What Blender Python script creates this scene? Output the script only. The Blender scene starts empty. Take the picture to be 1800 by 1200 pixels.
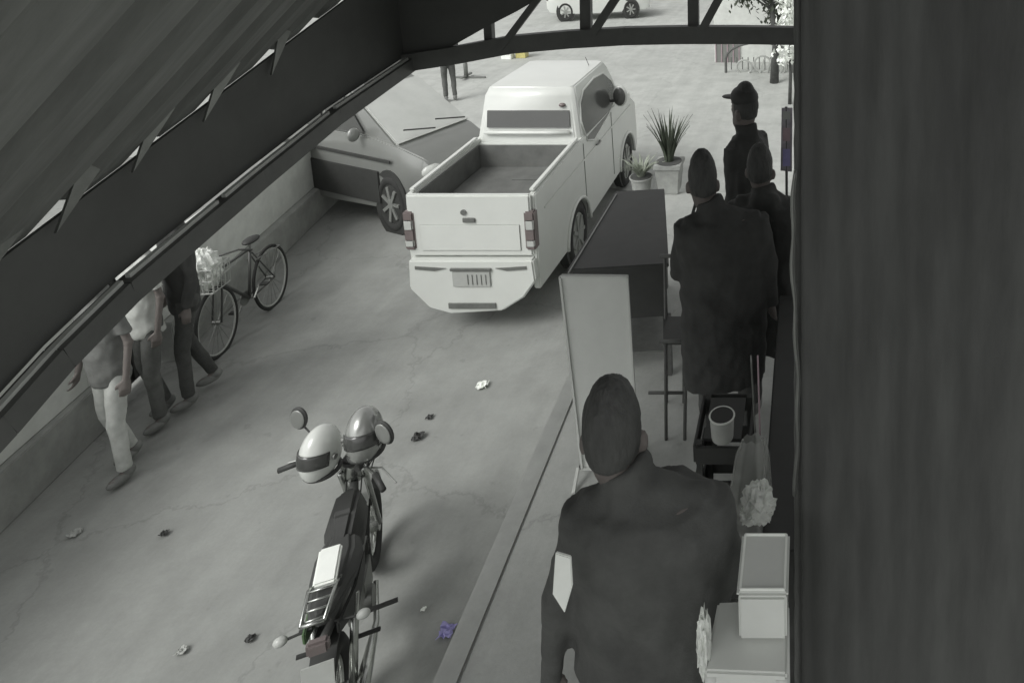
import bpy, bmesh, math, random
from mathutils import Vector, Matrix, noise
R = math.radians
random.seed(7)
S = bpy.context.scene
C = S.collection

# ---------------------------------------------------------------- camera
TH = R(10.0); F = 1250.0; PX, PY = 1420.0, 20.0; HC = 5.5     # pitch, focal length and axis in 1800x1200 pixels
cam = bpy.data.cameras.new('camera'); camo = bpy.data.objects.new('camera', cam); C.objects.link(camo)
camo.location = (0, 0, HC); camo.rotation_euler = (R(90) - TH, 0, 0)
cam.sensor_width = 36; cam.lens = 36 * F / 1800
cam.shift_x = -(PX - 900) / 1800; cam.shift_y = -(600 - PY) / 1800
cam.clip_start = 0.05; cam.clip_end = 600
S.camera = camo
# ---------------------------------------------------------------- world and sun (dull late afternoon)
W = bpy.data.worlds.new('World'); S.world = W; W.use_nodes = True
wn = W.node_tree.nodes; wl = W.node_tree.links; wn.clear()
sky = wn.new('ShaderNodeTexSky'); sky.sky_type = 'NISHITA'; sky.sun_disc = False
SUN_EL, SUN_ROT = 46, 222
sky.sun_elevation = R(SUN_EL); sky.sun_rotation = R(SUN_ROT); sky.air_density = 1.0; sky.dust_density = 3.0
hs = wn.new('ShaderNodeHueSaturation'); hs.inputs['Saturation'].default_value = 0.0
bg = wn.new('ShaderNodeBackground'); bg.inputs['Strength'].default_value = 0.13
wo = wn.new('ShaderNodeOutputWorld')
wl.new(sky.outputs[0], hs.inputs['Color']); wl.new(hs.outputs[0], bg.inputs['Color']); wl.new(bg.outputs[0], wo.inputs[0])
sd = bpy.data.lights.new('sun', 'SUN'); sd.energy = 0.9; sd.angle = R(26); sd.color = (1, .985, .95)
so = bpy.data.objects.new('sun', sd); C.objects.link(so)
# direction towards the sun: azimuth measured like the sky texture (rotation from +Y towards +X)
az = R(SUN_ROT); el = R(SUN_EL)
sv = Vector((math.sin(az) * math.cos(el), math.cos(az) * math.cos(el), math.sin(el)))
so.rotation_euler = sv.to_track_quat('Z', 'Y').to_euler(); so.location = (0, 0, 30)
S.view_settings.view_transform = 'Standard'; S.view_settings.look = 'None'
S.view_settings.exposure = 0.42; S.view_settings.gamma = 1

# ---------------------------------------------------------------- helpers
FW = Vector((0, math.cos(TH), -math.sin(TH))); UP = Vector((0, math.sin(TH), math.cos(TH))); RT = Vector((1, 0, 0))
CAM = Vector((0, 0, HC))
def ray(px, py): return FW + RT * ((px - PX) / F) - UP * ((py - PY) / F)
def at(px, py, z):
    r = ray(px, py); return CAM + r * ((z - HC) / r.z)
def aty(px, py, y):
    r = ray(px, py); return CAM + r * (y / r.y)

def mat(name, g, rough=.8, var=.12, scale=6, metal=0, bump=0, spec=.4, stretch=None, tint=(.968, 1, .945), alpha=None, streak=None, coat=0):
    m = bpy.data.materials.new(name); m.use_nodes = True
    nt = m.node_tree; b = nt.nodes['Principled BSDF']; L = nt.links
    col = tuple(g * t for t in tint) if not isinstance(g, tuple) else g
    b.inputs['Roughness'].default_value = rough; b.inputs['Metallic'].default_value = metal
    b.inputs['Specular IOR Level'].default_value = spec
    b.inputs['Coat Weight'].default_value = coat
    tc = nt.nodes.new('ShaderNodeTexCoord'); mp = nt.nodes.new('ShaderNodeMapping')
    L.new(tc.outputs['Object'], mp.inputs['Vector'])
    if stretch: mp.inputs['Scale'].default_value = stretch
    n1 = nt.nodes.new('ShaderNodeTexNoise'); n1.inputs['Scale'].default_value = scale; n1.inputs['Detail'].default_value = 6; n1.inputs['Roughness'].default_value = .65
    n2 = nt.nodes.new('ShaderNodeTexNoise'); n2.inputs['Scale'].default_value = scale * .13; n2.inputs['Detail'].default_value = 3
    L.new(mp.outputs[0], n1.inputs['Vector']); L.new(mp.outputs[0], n2.inputs['Vector'])
    ad = nt.nodes.new('ShaderNodeMath'); ad.operation = 'ADD'; L.new(n1.outputs['Fac'], ad.inputs[0]); L.new(n2.outputs['Fac'], ad.inputs[1])
    mr = nt.nodes.new('ShaderNodeMapRange'); mr.inputs['From Min'].default_value = .6; mr.inputs['From Max'].default_value = 1.4
    mr.inputs['To Min'].default_value = 1 - var * 1.6; mr.inputs['To Max'].default_value = 1 + var * 1.6
    L.new(ad.outputs[0], mr.inputs['Value'])
    mx = nt.nodes.new('ShaderNodeVectorMath'); mx.operation = 'SCALE'; mx.inputs[0].default_value = col
    L.new(mr.outputs[0], mx.inputs['Scale']); L.new(mx.outputs[0], b.inputs['Base Color'])
    if bump:
        bp = nt.nodes.new('ShaderNodeBump'); bp.inputs['Strength'].default_value = bump; bp.inputs['Distance'].default_value = .02
        L.new(n1.outputs['Fac'], bp.inputs['Height']); L.new(bp.outputs[0], b.inputs['Normal'])
    if alpha is not None: b.inputs['Alpha'].default_value = alpha
    return m

class MB:
    """collects shapes in one mesh"""
    def __init__(s): s.v = []; s.f = []
    def add(s, vs, fs):
        o = len(s.v); s.v += [Vector(v) for v in vs]; s.f += [tuple(i + o for i in f) for f in fs]; return s
    def hexa(s, p):   # 8 points: bottom four (ccw), top four
        return s.add(p, [(0,3,2,1),(4,5,6,7),(0,1,5,4),(1,2,6,5),(2,3,7,6),(3,0,4,7)])
    def box(s, c, d, rz=0):
        x, y, z = d[0]/2, d[1]/2, d[2]/2; m = Matrix.Rotation(rz, 3, 'Z'); c = Vector(c)
        return s.hexa([c + m @ Vector(q) for q in [(-x,-y,-z),(x,-y,-z),(x,y,-z),(-x,y,-z),(-x,-y,z),(x,-y,z),(x,y,z),(-x,y,z)]])
    def bar(s, a, b, w, h=None, up=(0,0,1)):
        h = h or w; a = Vector(a); b = Vector(b); d = (b - a).normalized(); u = Vector(up)
        if abs(d.dot(u)) > .98: u = Vector((0,1,0))
        r = d.cross(u).normalized() * w/2; q = r.cross(d).normalized() * h/2
        return s.hexa([a-r-q, a+r-q, b+r-q, b-r-q, a-r+q, a+r+q, b+r+q, b-r+q])
    def tube(s, pts, rad, n=10, cap=True):
        pts = [Vector(p) for p in pts]; k = len(pts)
        rads = rad if isinstance(rad, (list, tuple)) else [rad]*k
        vs = []; ref = None
        for i, p in enumerate(pts):
            d = (pts[min(i+1,k-1)] - pts[max(i-1,0)]).normalized()
            if ref is None: ref = d.orthogonal().normalized()
            ref = (ref - d * ref.dot(d))
            ref = ref.normalized() if ref.length > 1e-5 else d.orthogonal().normalized()
            o = d.cross(ref)
            vs += [p + (ref*math.cos(t) + o*math.sin(t))*rads[i] for t in [2*math.pi*j/n for j in range(n)]]
        fs = [(i*n+j, i*n+(j+1)%n, (i+1)*n+(j+1)%n, (i+1)*n+j) for i in range(k-1) for j in range(n)]
        if cap: fs += [tuple(range(n))[::-1], tuple((k-1)*n+j for j in range(n))]
        return s.add(vs, fs)
    def torus(s, c, R0, r, axis='X', n=32, m=8, sz=1):
        c = Vector(c); vs = []
        for i in range(n):
            a = 2*math.pi*i/n
            for j in range(m):
                b = 2*math.pi*j/m; q = R0 + r*math.cos(b); h = r*math.sin(b)
                p = {'X': (h, q*math.cos(a), q*math.sin(a)*sz), 'Y': (q*math.cos(a), h, q*math.sin(a)*sz), 'Z': (q*math.cos(a), q*math.sin(a), h)}[axis]
                vs.append(c + Vector(p))
        return s.add(vs, [(i*m+j, ((i+1)%n)*m+j, ((i+1)%n)*m+(j+1)%m, i*m+(j+1)%m) for i in range(n) for j in range(m)])
    def disc(s, c, r, w, axis='X', n=24, sz=1):
        a = {'X': (1,0,0), 'Y': (0,1,0), 'Z': (0,0,1)}[axis]; c = Vector(c); a = Vector(a)
        k = MB().tube([c - a*w/2, c + a*w/2], r, n)
        for v in k.v: v.z = c.z + (v.z - c.z)*sz
        return s.add(k.v, k.f)
    def ell(s, c, r, rot=None, n=16, m=10):
        c = Vector(c); vs = []; fs = []
        for i in range(m+1):
            p = math.pi*i/m
            for j in range(n):
                t = 2*math.pi*j/n
                q = Vector((r[0]*math.sin(p)*math.cos(t), r[1]*math.sin(p)*math.sin(t), r[2]*math.cos(p)))
                if rot: q = rot @ q
                vs.append(c + q)
        fs = [(i*n+j, (i+1)*n+j, (i+1)*n+(j+1)%n, i*n+(j+1)%n) for i in range(m) for j in range(n)]
        return s.add(vs, fs)
    def prism(s, poly, d):      # poly: 3D points of one face, d: thickness vector
        d = Vector(d); n = len(poly); poly = [Vector(p) for p in poly]
        return s.add(poly + [p + d for p in poly], [tuple(range(n))[::-1], tuple(range(n, 2*n))] + [(i, (i+1)%n, n+(i+1)%n, n+i) for i in range(n)])
    def loft(s, rings, cap=True):
        n = len(rings[0]); vs = [Vector(p) for r in rings for p in r]; k = len(rings)
        fs = [(i*n+j, i*n+(j+1)%n, (i+1)*n+(j+1)%n, (i+1)*n+j) for i in range(k-1) for j in range(n)]
        if cap: fs += [tuple(range(n))[::-1], tuple((k-1)*n+j for j in range(n))]
        return s.add(vs, fs)
    def build(s, name, m, parent=None, smooth=False, bevel=0, world=False, merge=True, seg=2):
        me = bpy.data.meshes.new(name)
        off = parent.location if (world and parent) else Vector((0,0,0))
        me.from_pydata([v - off for v in s.v], [], s.f)
        bm = bmesh.new(); bm.from_mesh(me)
        if merge: bmesh.ops.remove_doubles(bm, verts=bm.verts, dist=1e-5)
        bmesh.ops.recalc_face_normals(bm, faces=bm.faces)
        if bevel:
            es = [e for e in bm.edges if len(e.link_faces) == 2 and e.calc_face_angle(0) > .5]
            bmesh.ops.bevel(bm, geom=es, offset=bevel, segments=seg, affect='EDGES', clamp_overlap=True)
        bm.to_mesh(me); bm.free()
        if smooth or bevel:
            for p in me.polygons: p.use_smooth = True
            if bevel or smooth == 'auto':
                me.set_sharp_from_angle(angle=R(38))
        me.materials.append(m)
        o = bpy.data.objects.new(name, me); C.objects.link(o)
        if parent: o.parent = parent
        return o

def tag(o, label=None, cat=None, group=None, kind=None):
    if label: o['label'] = label
    if cat: o['category'] = cat
    if group: o['group'] = group
    if kind: o['kind'] = kind
    return o
def thing(name, loc, label, cat, rz=0, group=None):
    o = bpy.data.objects.new(name, None); C.objects.link(o); o.location = Vector(loc); o.rotation_euler = (0,0,rz)
    o.empty_display_size = .2
    return tag(o, label, cat, group)
def remesh(mb, name, m, parent, voxel=.014, it=4, disp=0, dscale=3):
    """fuse overlapping shapes of mb in one continuous smooth skin"""
    o = mb.build(name, m, parent, smooth=True, merge=False)
    md = o.modifiers.new('r', 'REMESH'); md.mode = 'VOXEL'; md.voxel_size = voxel; md.use_smooth_shade = True
    sm = o.modifiers.new('s', 'SMOOTH'); sm.iterations = it; sm.factor = .5
    bpy.context.view_layer.update()
    dg = bpy.context.evaluated_depsgraph_get()
    me = bpy.data.meshes.new_from_object(o.evaluated_get(dg))
    o.modifiers.clear(); o.data = me
    if disp:
        me.update()
        ns = [v.normal.copy() for v in me.vertices]
        for v, nn in zip(me.vertices, ns):
            q = Vector((v.co.x*dscale, v.co.y*dscale, v.co.z*dscale*.6))
            w = Vector((q.x*.8+q.z*.5, q.y*.8, q.z*1.1-q.x*.4))*.55
            v.co += nn * (noise.noise(q)*.6 + .4*noise.noise(q*2.3) + 1.3*(.35-abs(noise.noise(w))*1.6)) * disp
    for p in me.polygons: p.use_smooth = True
    return o

def road_mat(name, g, k=1.0):
    m = mat(name, g, .9, .10, 1.1, bump=0); nt = m.node_tree; L = nt.links; b = nt.nodes['Principled BSDF']
    tc = [n for n in nt.nodes if n.type == 'TEX_COORD'][0]
    base = b.inputs['Base Color'].links[0].from_socket
    def N(sc, det=8, ro=.6):
        n = nt.nodes.new('ShaderNodeTexNoise'); n.inputs['Scale'].default_value = sc; n.inputs['Detail'].default_value = det; n.inputs['Roughness'].default_value = ro
        L.new(tc.outputs['Object'], n.inputs['Vector']); return n
    def rng(s, a, c, d, e):
        q = nt.nodes.new('ShaderNodeMapRange'); q.inputs['From Min'].default_value = a; q.inputs['From Max'].default_value = c
        q.inputs['To Min'].default_value = d; q.inputs['To Max'].default_value = e; L.new(s, q.inputs['Value']); return q.outputs[0]
    def mul(a, c):
        q = nt.nodes.new('ShaderNodeMath'); q.operation = 'MULTIPLY'; L.new(a, q.inputs[0]); L.new(c, q.inputs[1]); return q.outputs[0]
    grain = rng(N(38, 8, .8).outputs['Fac'], .3, .7, 1-.16*k, 1+.16*k)
    blotch = rng(N(2.4, 7, .7).outputs['Fac'], .36, .60, 1-.22*k, 1.06)
    # long wheel-worn streaks along the street
    mp = nt.nodes.new('ShaderNodeMapping'); mp.inputs['Rotation'].default_value = (0,0,R(-6)); mp.inputs['Scale'].default_value = (1.7,.12,1)
    L.new(tc.outputs['Object'], mp.inputs['Vector']); st = N(1.6, 5, .6); L.new(mp.outputs[0], st.inputs['Vector'])
    streak = rng(st.outputs['Fac'], .40, .62, 1-.16*k, 1.05)
    # hairline cracks
    dn = N(1.5, 5, .7); va = nt.nodes.new('ShaderNodeVectorMath'); va.operation = 'MULTIPLY_ADD'; va.inputs[1].default_value = (.9,.9,0)
    L.new(dn.outputs['Color'], va.inputs[0]); L.new(tc.outputs['Object'], va.inputs[2])
    vo = nt.nodes.new('ShaderNodeTexVoronoi'); vo.feature = 'DISTANCE_TO_EDGE'; vo.inputs['Scale'].default_value = .42; L.new(va.outputs[0], vo.inputs['Vector'])
    ck = rng(vo.outputs['Distance'], .0, .010, 1-.45*k, 1.0)
    # small dark spots
    sp = rng(N(7, 3, .5).outputs['Fac'], .68, .74, 1.0, 1-.35*k)
    v = mul(mul(mul(grain, blotch), mul(streak, ck)), sp)
    sc = nt.nodes.new('ShaderNodeVectorMath'); sc.operation = 'SCALE'; L.new(base, sc.inputs[0]); L.new(v, sc.inputs['Scale']); L.new(sc.outputs[0], b.inputs['Base Color'])
    bp = nt.nodes.new('ShaderNodeBump'); bp.inputs['Strength'].default_value = .5; bp.inputs['Distance'].default_value = .01; L.new(v, bp.inputs['Height']); L.new(bp.outputs[0], b.inputs['Normal'])
    return m
# ---------------------------------------------------------------- materials (the picture is nearly monochrome)
M = dict(
 street=road_mat('worn_cement_street', .285, .36),
 terrace=road_mat('terrace_cement', .44, .4), far=road_mat('glare_cement', .43, .3),  # far: washed-out brightness of the distant ground put into its colour
 kerb=mat('kerb_concrete', .34, .85, .1, 9),
 wallp=mat('wall_render', .66, .85, .12, 5, bump=.2),
 plinth=mat('plinth_render', .34, .9, .2, 4, bump=.3),
 steel=mat('dark_steel', .12, .55, .15, 7),
 steel_l=mat('lit_steel', .62, .4, .15, 9),
 sheet=mat('aged_roof_sheet', .19, .75, .22, 5, stretch=(.5,3,.5), bump=.3),
 fascia=mat('dark_fascia', .115, .8, .12, 3),
 tarp=mat('black_tarpaulin', .062, .65, .28, 5, bump=.3, stretch=(2,2,.35)),
 white=mat('white_paint', .66, .3, .04, 3, coat=.3, spec=.5),
 silver=mat('silver_paint', .27, .28, .05, 3, metal=.35, coat=.4),
 glass=mat('dark_glass', .09, .12, .1, 2, spec=.6),
 glassl=mat('windscreen_glass', .62, .12, .1, 2, spec=.8, metal=.15),
 rubber=mat('tyre_rubber', .04, .85, .2, 12),
 rim=mat('alloy_rim', .38, .35, .1, 8, metal=.5),
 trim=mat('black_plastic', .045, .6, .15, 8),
 bed=mat('worn_bed_liner', .15, .7, .2, 5),
 red=mat('tail_lamp_red', (.17,.145,.14), .25, .1, 9),
 lampc=mat('lamp_clear', .5, .2, .1, 9),
 plate=mat('plate_grey', .42, .5, .06, 9),
 skin=mat('skin', (.15,.135,.125), .6, .08, 12),
 hair=mat('black_hair', .06, .6, .35, 40, bump=.5, stretch=(1,1,.2)),
 jacket=mat('dark_jacket', .08, .85, .22, 9, bump=.5),
 jacketb=mat('black_jacket', .05, .85, .22, 9, bump=.4),
 jacketc=mat('charcoal_hoodie', .06, .9, .2, 9, bump=.4),
 jeans=mat('dark_jeans', .075, .9, .2, 14, bump=.3),
 trou=mat('grey_trousers', .12, .9, .2, 14, bump=.3),
 troul=mat('pale_trousers', .50, .85, .15, 14, bump=.2),
 shirtw=mat('white_shirt', .55, .85, .12, 12, bump=.2),
 shirtg=mat('grey_shirt', .16, .85, .2, 12, bump=.2),
 shoe=mat('shoe', .2, .6, .2, 12),
 counter=mat('dark_laminate', .055, .6, .15, 6, spec=.5),
 board=mat('pale_board', .66, .5, .05, 6),
 plastic=mat('white_plastic', .62, .4, .05, 6),
 clay=mat('grey_planter', .36, .9, .2, 9, bump=.4),
 leaf=mat('leaf', (.07,.085,.06), .6, .3, 9),
 leafp=mat('pale_leaf', (.30,.33,.27), .6, .3, 9),
 bark=mat('bark', .09, .9, .3, 10, bump=.5),
 foil=mat('crumpled_foil', .8, .4, .2, 30, metal=.1, bump=.6),
 film=mat('clear_film', .45, .2, .1, 6, alpha=.5, spec=.8),
 paper=mat('white_paper', .88, .7, .05, 12),
 blue=mat('blue_paper', (.34,.32,.58), .6, .1, 12),
 yellow=mat('amber_lens', (.55,.5,.2), .3, .1, 12),
 pink=mat('pink_sign', (.42,.32,.35), .6, .1, 12),
 mug=mat('pale_mug', .5, .5, .15, 10),
 bikep=mat('bicycle_paint', .08, .4, .1, 10),
 tyre_pale=mat('pale_tyre_wall', .45, .7, .1, 10),
 helmetw=mat('white_helmet', .6, .25, .05, 8, coat=.5),
 helmetg=mat('silver_helmet', .33, .22, .08, 8, metal=.4, coat=.5),
 visor=mat('smoked_visor', .06, .1, .1, 8, spec=.7),
 chrome=mat('worn_chrome', .45, .25, .15, 12, metal=.9),
 chrome_d=mat('grey_metal', .25, .4, .15, 12, metal=.6),
 green=mat('green_side_panel', (.10,.17,.08), .4, .15, 12),
 banner=mat('printed_banner', (.42,.40,.44), .6, .4, 7),
)
P = 1.4      # terrace floor level above the street
# ================================================================ SETTING
def grid(name, x0, x1, y0, y1, n, m, z, material, amp=0):
    b = MB(); 
    for i in range(n+1):
        for j in range(m+1):
            x = x0+(x1-x0)*i/n; y = y0+(y1-y0)*j/m
            b.v.append(Vector((x, y, z + amp*noise.noise(Vector((x*.5, y*.5, 3))))))
    b.f = [(i*(m+1)+j, (i+1)*(m+1)+j, (i+1)*(m+1)+j+1, i*(m+1)+j+1) for i in range(n) for j in range(m)]
    return b.build(name, material, smooth=True)
tag(grid('street', -160, 160, -20, 400, 4, 6, 0, M['street']), 'grey cement street running away below the terrace', 'street', kind='structure')

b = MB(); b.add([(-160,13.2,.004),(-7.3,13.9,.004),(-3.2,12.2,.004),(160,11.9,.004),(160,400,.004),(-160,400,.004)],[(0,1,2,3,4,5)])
tag(b.build('glare_ground', M['far']), 'cement ground beyond the parked vehicles, painted paler for its washed-out brightness', 'ground', kind='structure')  # paler sheet added over the street, its colour carries the far brightness
tl = at(760, 1200, P); tm = at(1004, 645, P)
td = (tm - tl).normalized()
te = at(1150, 335, P)                         # far end of the terrace
E0 = tl - td*5; yE = te.y; E1 = tl + td*((yE - tl.y)/td.y)
m = MB().hexa([(E0.x+.14, E0.y, -.2), (3.5, E0.y, -.2), (3.5, yE-.05, -.2), (E1.x+.14, yE-.05, -.2),
               (E0.x+.14, E0.y, P), (3.5, E0.y, P), (3.5, yE-.05, P), (E1.x+.14, yE-.05, P)])
tag(m.build('terrace', M['terrace']), 'raised cement terrace floor above the street', 'terrace', kind='structure')
m = MB().hexa([(E0.x, E0.y, -.2), (E0.x+.138, E0.y, -.2), (E1.x+.138, yE, -.2), (E1.x, yE, -.2),
               (E0.x, E0.y, P+.012), (E0.x+.138, E0.y, P+.012), (E1.x+.138, yE, P+.012), (E1.x, yE, P+.012)])
tag(m.build('terrace_kerb', M['kerb'], bevel=.01), 'pale cement edge strip along the terrace', 'kerb', kind='structure')

# street wall on the left -------------------------------------------------
wa, wb = at(0, 925, 0), at(600, 338, 0)
wd = (wb - wa).normalized(); wn_ = Vector((-wd.y, wd.x, 0))      # away from the street (left)
if wn_.x > 0: wn_ = -wn_
wlen = (wb-wa).length
def wpt(t, off=0, z=0): p = wa + wd*t + wn_*off; return Vector((p.x, p.y, z))
def wseg(b, t0, t1, o0, o1, z0, z1):
    b.hexa([wpt(t0,o0,z0), wpt(t1,o0,z0), wpt(t1,o1,z0), wpt(t0,o1,z0), wpt(t0,o0,z1), wpt(t1,o0,z1), wpt(t1,o1,z1), wpt(t0,o1,z1)])
def tpx(px, py, z): p = at(px, py, z); return (p - wa).dot(wd)
t_gapa = tpx(352, 505, .9); 
W0 = thing('street_wall', wpt(0,0,0), 'long low pale rendered wall on the far side of the street, behind the walkers', 'wall')
b = MB(); wseg(b, -5, t_gapa-.75, 0, .16, .5, 1.45); b.build('wall_panel', M['wallp'], W0, bevel=.01, world=True)
b = MB(); wseg(b, -5, t_gapa-.75, -.07, .16, 0, .498); b.build('plinth', M['plinth'], W0, bevel=.01, world=True)
b = MB(); wseg(b, -5, t_gapa-.75, -.04, .2, 1.452, 1.52); b.build('coping', M['wallp'], W0, bevel=.01, world=True)
W1 = thing('street_wall', wpt(t_gapa,0,0), 'shorter pale wall with a bright coping and a rough end pillar, behind the bicycle', 'wall')
b = MB(); wseg(b, t_gapa, wlen-.25, 0, .16, .5, 1.25); b.build('wall_panel', M['wallp'], W1, bevel=.01, world=True)
b = MB(); wseg(b, t_gapa, wlen-.25, -.1, .16, 0, .498); b.build('plinth', M['plinth'], W1, bevel=.01, world=True)
b = MB(); wseg(b, t_gapa-.02, wlen-.25, -.04, .2, 1.252, 1.31); b.build('coping', M['board'], W1, bevel=.01, world=True)
b = MB(); wseg(b, wlen-.248, wlen+.1, -.12, .24, 0, 1.36); 
b.build('pillar', M['plinth'], W1, bevel=.02, world=True)
# dark gate leaf in the gap
b = MB(); wseg(b, t_gapa-.74, t_gapa-.03, .1, .14, .05, 1.4)
for k in range(5): wseg(b, t_gapa-.7+k*.15, t_gapa-.67+k*.15, .07, .099, .08, 1.38)
tag(b.build('gate', M['trim']), 'dark gate closing the gap between the two pale walls', 'gate')

# ================================================================ VERANDA ROOF
RB = thing('veranda_roof', (-2.3, 2, 4.4), 'dark steel framed veranda roof with ribbed sheets over the terrace', 'roof')
d1, d2 = 1.5, 2.025
bf = at(722, 112, HC-d1); bn = at(0, 742, HC-d2)
bd = (bf-bn); bq = bn - bd*1.6
def ray_at_vertical(px, py, p0):      # point on the vertical plane through the beam line
    n = Vector((bd.y, -bd.x, 0)).normalized(); r = ray(px, py)
    t = (p0 - CAM).dot(n) / r.dot(n); return CAM + r*t
bl = [ray_at_vertical(x, y, bn) for x, y in [(0,748),(105,630),(222,514),(340,412),(456,314),(590,205),(722,113)]]
bl = [bl[0] + (bl[0]-bl[2])*1.35] + bl
b = MB()
for p_, q_ in zip(bl, bl[1:]): b.bar(p_, q_, .075, .112)
b.build('eave_beam', M['steel'], RB, world=True)
off = Vector((.0, 0, .084))
def bl_at(t):
    k = min(int(t), len(bl)-2); return bl[k].lerp(bl[k+1], t-k)
for s0, s1 in [(.6,2.95),(3.05,4.35),(4.45,5.9),(6.0,6.95)]:
    n_ = 6; b = MB()
    for i_ in range(n_): b.bar(bl_at(s0+(s1-s0)*i_/n_)+off-Vector((0,0,.018)), bl_at(s0+(s1-s0)*(i_+1)/n_)+off-Vector((0,0,.018)), .022, .022)
    b.build('lit_edge', M['steel_l'], RB, world=True)  # lit edge of the steel, painted as a paler strip
# fascia board above the beam, its top line follows the sheet ends
fn_ = ray_at_vertical(-2, 478, bn); ff = ray_at_vertical(620, 2, bn)
fdir = ff - fn_
tend = ((bf-fn_).dot(Vector((bd.x,bd.y,0)))/fdir.dot(Vector((bd.x,bd.y,0))))
fe = fn_ + fdir*tend; fs = fn_ - fdir*.55; fpoly = [p + Vector((-.075,0,.06)) for p in bl] + [fe+Vector((-.075,0,0)), fs+Vector((-.075,0,0))]
b = MB().prism(fpoly, (.02,0,0))
b.build('fascia_board', M['fascia'], RB, world=True)
# ribbed sheets
def sheet(b, o, along, up, la, lu, pitch, h, nu=2):
    nrm = along.cross(up).normalized()
    if nrm.z < 0: nrm = -nrm
    n = int(la/pitch)*8; prof = []
    for i in range(n+1):
        q = (i % 8)/8; 
        hh = 0 if q < .5 else h*min(1, min((q-.5), (1-q))*6)
        prof.append((la*i/n, hh))
    vs = []
    for k in range(nu+1):
        for (a, hh) in prof: vs.append(o + along*a + up*(lu*k/nu) + nrm*hh)
    m_ = n+1
    b.add(vs, [(k*m_+i, k*m_+i+1, (k+1)*m_+i+1, (k+1)*m_+i) for k in range(nu) for i in range(n)])
al = fdir.normalized(); upv = Vector((1, 0.10, 1.02)).normalized()
b = MB(); sheet(b, fs + Vector((-.15,0,-.045)), al, upv, (fe-fs).length, 5.2, .48, .075, 3)
# higher bay over the camera
b2_ = MB(); o2 = Vector((fs.x-1.5, -1.5, fs.z+.35)); sheet(b2_, o2, Vector((0,1,0)), Vector((1,0,.95)).normalized(), fs.y+1.5+.3, 6.2, .48, .075, 3)
s2 = b2_.build('roof_sheet', M['sheet'], RB, world=True); md = s2.modifiers.new('t','SOLIDIFY'); md.thickness = .004
b2_ = MB().bar(o2+Vector((.05,0,-.08)), Vector((o2.x+.05, fs.y+.3, o2.z-.08)), .075, .112); b2_.build('eave_beam', M['steel'], RB, world=True)
so_ = b.build('roof_sheet', M['sheet'], RB, world=True); md = so_.modifiers.new('t','SOLIDIFY'); md.thickness = .004
# daylight showing at the rib ends, put in as grey metal triangles
nrm = al.cross(upv).normalized(); nrm = -nrm if nrm.z < 0 else nrm
La = (fe-fs).length
k = 0; a = .5
for (px, py) in [(20,440),(160,330),(283,236),(398,158),(500,92)]:
    c = ray_at_vertical(px, py, bn); w_ = .50*(1 if px < 450 else .7)
    u2 = (al*.75+Vector((0,0,.62))).normalized()
    c2 = c + Vector((-.03,0,0))
    b = MB().prism([c2 - al*w_*.34 - Vector((0,0,.09)), c2 + al*w_*.34 + Vector((0,0,.08)), c2 + al*w_*.05 + Vector((0,0,.15))], (.012,0,0))
    b.build('rib_daylight', M['chrome_d'], RB, world=True)
# purlins under the sheet
for q in (3.9,):
    b = MB().bar(fs+upv*q+Vector((.04,0,-.06)), fe+upv*q+Vector((.04,0,-.06)), .05, .05); b.build('purlin', M['steel'], RB, world=True, bevel=.004)
# the other slope over the right half
ra_, rb_ = fs+upv*5.15, fe+upv*5.15
MB().prism([ra_, rb_, rb_+Vector((4.5,0,-3.2)), ra_+Vector((4.5,0,-3.2))], (0,0,.04)).build('roof_slope', M['sheet'], RB, world=True)
# end beam with its lattice
yb = bf.y
def be(px, py): return aty(px, py, yb)
b = MB()
pts = [(700,112),(800,97),(900,78),(1000,69),(1100,63),(1200,61),(1300,61),(1420,63),(1560,66),(1850,72)]
q0 = Vector((0,.045,0))
for (p, q) in zip(pts, pts[1:]): b.bar(be(*p), be(*q), .09, .15)
b.build('end_beam', M['steel'], RB, world=True)
for (p, q, w) in [((858,92),(850,-60),.045),((1028,60),(1026,-120),.06),((1218,50),(1216,-140),.06),((1405,50),(1405,-160),.06)]:
    MB().bar(be(*p)+q0, be(*q)+q0, w*1.5, .075, up=(0,1,0)).build('post', M['steel'], RB, world=True, bevel=.004)
for (p, q, w) in [((880,88),(965,-25),.035),((1044,58),(1115,-50),.045),((1236,50),(1290,-50),.045)]:
    MB().bar(be(*p)-q0*.8, be(*q)-q0*.8, w*1.5, .05, up=(0,1,0)).build('brace', M['steel'], RB, world=True, bevel=.004)
b = MB().prism([be(640,150), be(722,100), be(790,84), be(850,50), be(905,22), be(950,-4), be(1160,-120), be(1160,-240), be(640,-180)], (0,.04,0))
b.build('gable_board', M['fascia'], RB, world=True)

# dark tarpaulin hanging at the right
yt = 2.35
x0 = aty(1409, 600, yt).x
b = MB(); n = 160
vs = []
for k in range(25):
    z = P+.02 + (5.75-P)*k/24
    for i in range(n+1):
        u = i/n; x = x0 + 2.6*u
        d = .020*math.sin(u*75+1.5*math.sin(u*11)+z*.25) + .035*noise.noise(Vector((u*9, z*.35, 1))) + .010*noise.noise(Vector((u*40+z*.8, z*.5, 5)))
        vs.append((x, yt+d, z))
b.add(vs, [(k*(n+1)+i, k*(n+1)+i+1, (k+1)*(n+1)+i+1, (k+1)*(n+1)+i) for k in range(24) for i in range(n)])
o = b.build('tarpaulin', M['tarp'], smooth=True); md = o.modifiers.new('t','SOLIDIFY'); md.thickness = .004
tag(o, 'black tarpaulin hanging in folds at the right of the terrace', 'tarpaulin')
ya = 2.5
b = MB()
cp = [aty(1403, y, ya) + Vector((.002*math.sin(y*.09),0,0)) for y in range(70, 1260, 30)]
cp.append(Vector((cp[-1].x, ya, P))); cp.insert(0, Vector((cp[0].x, ya, 5.9)))
b.tube(cp, .016, 8)
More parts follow.
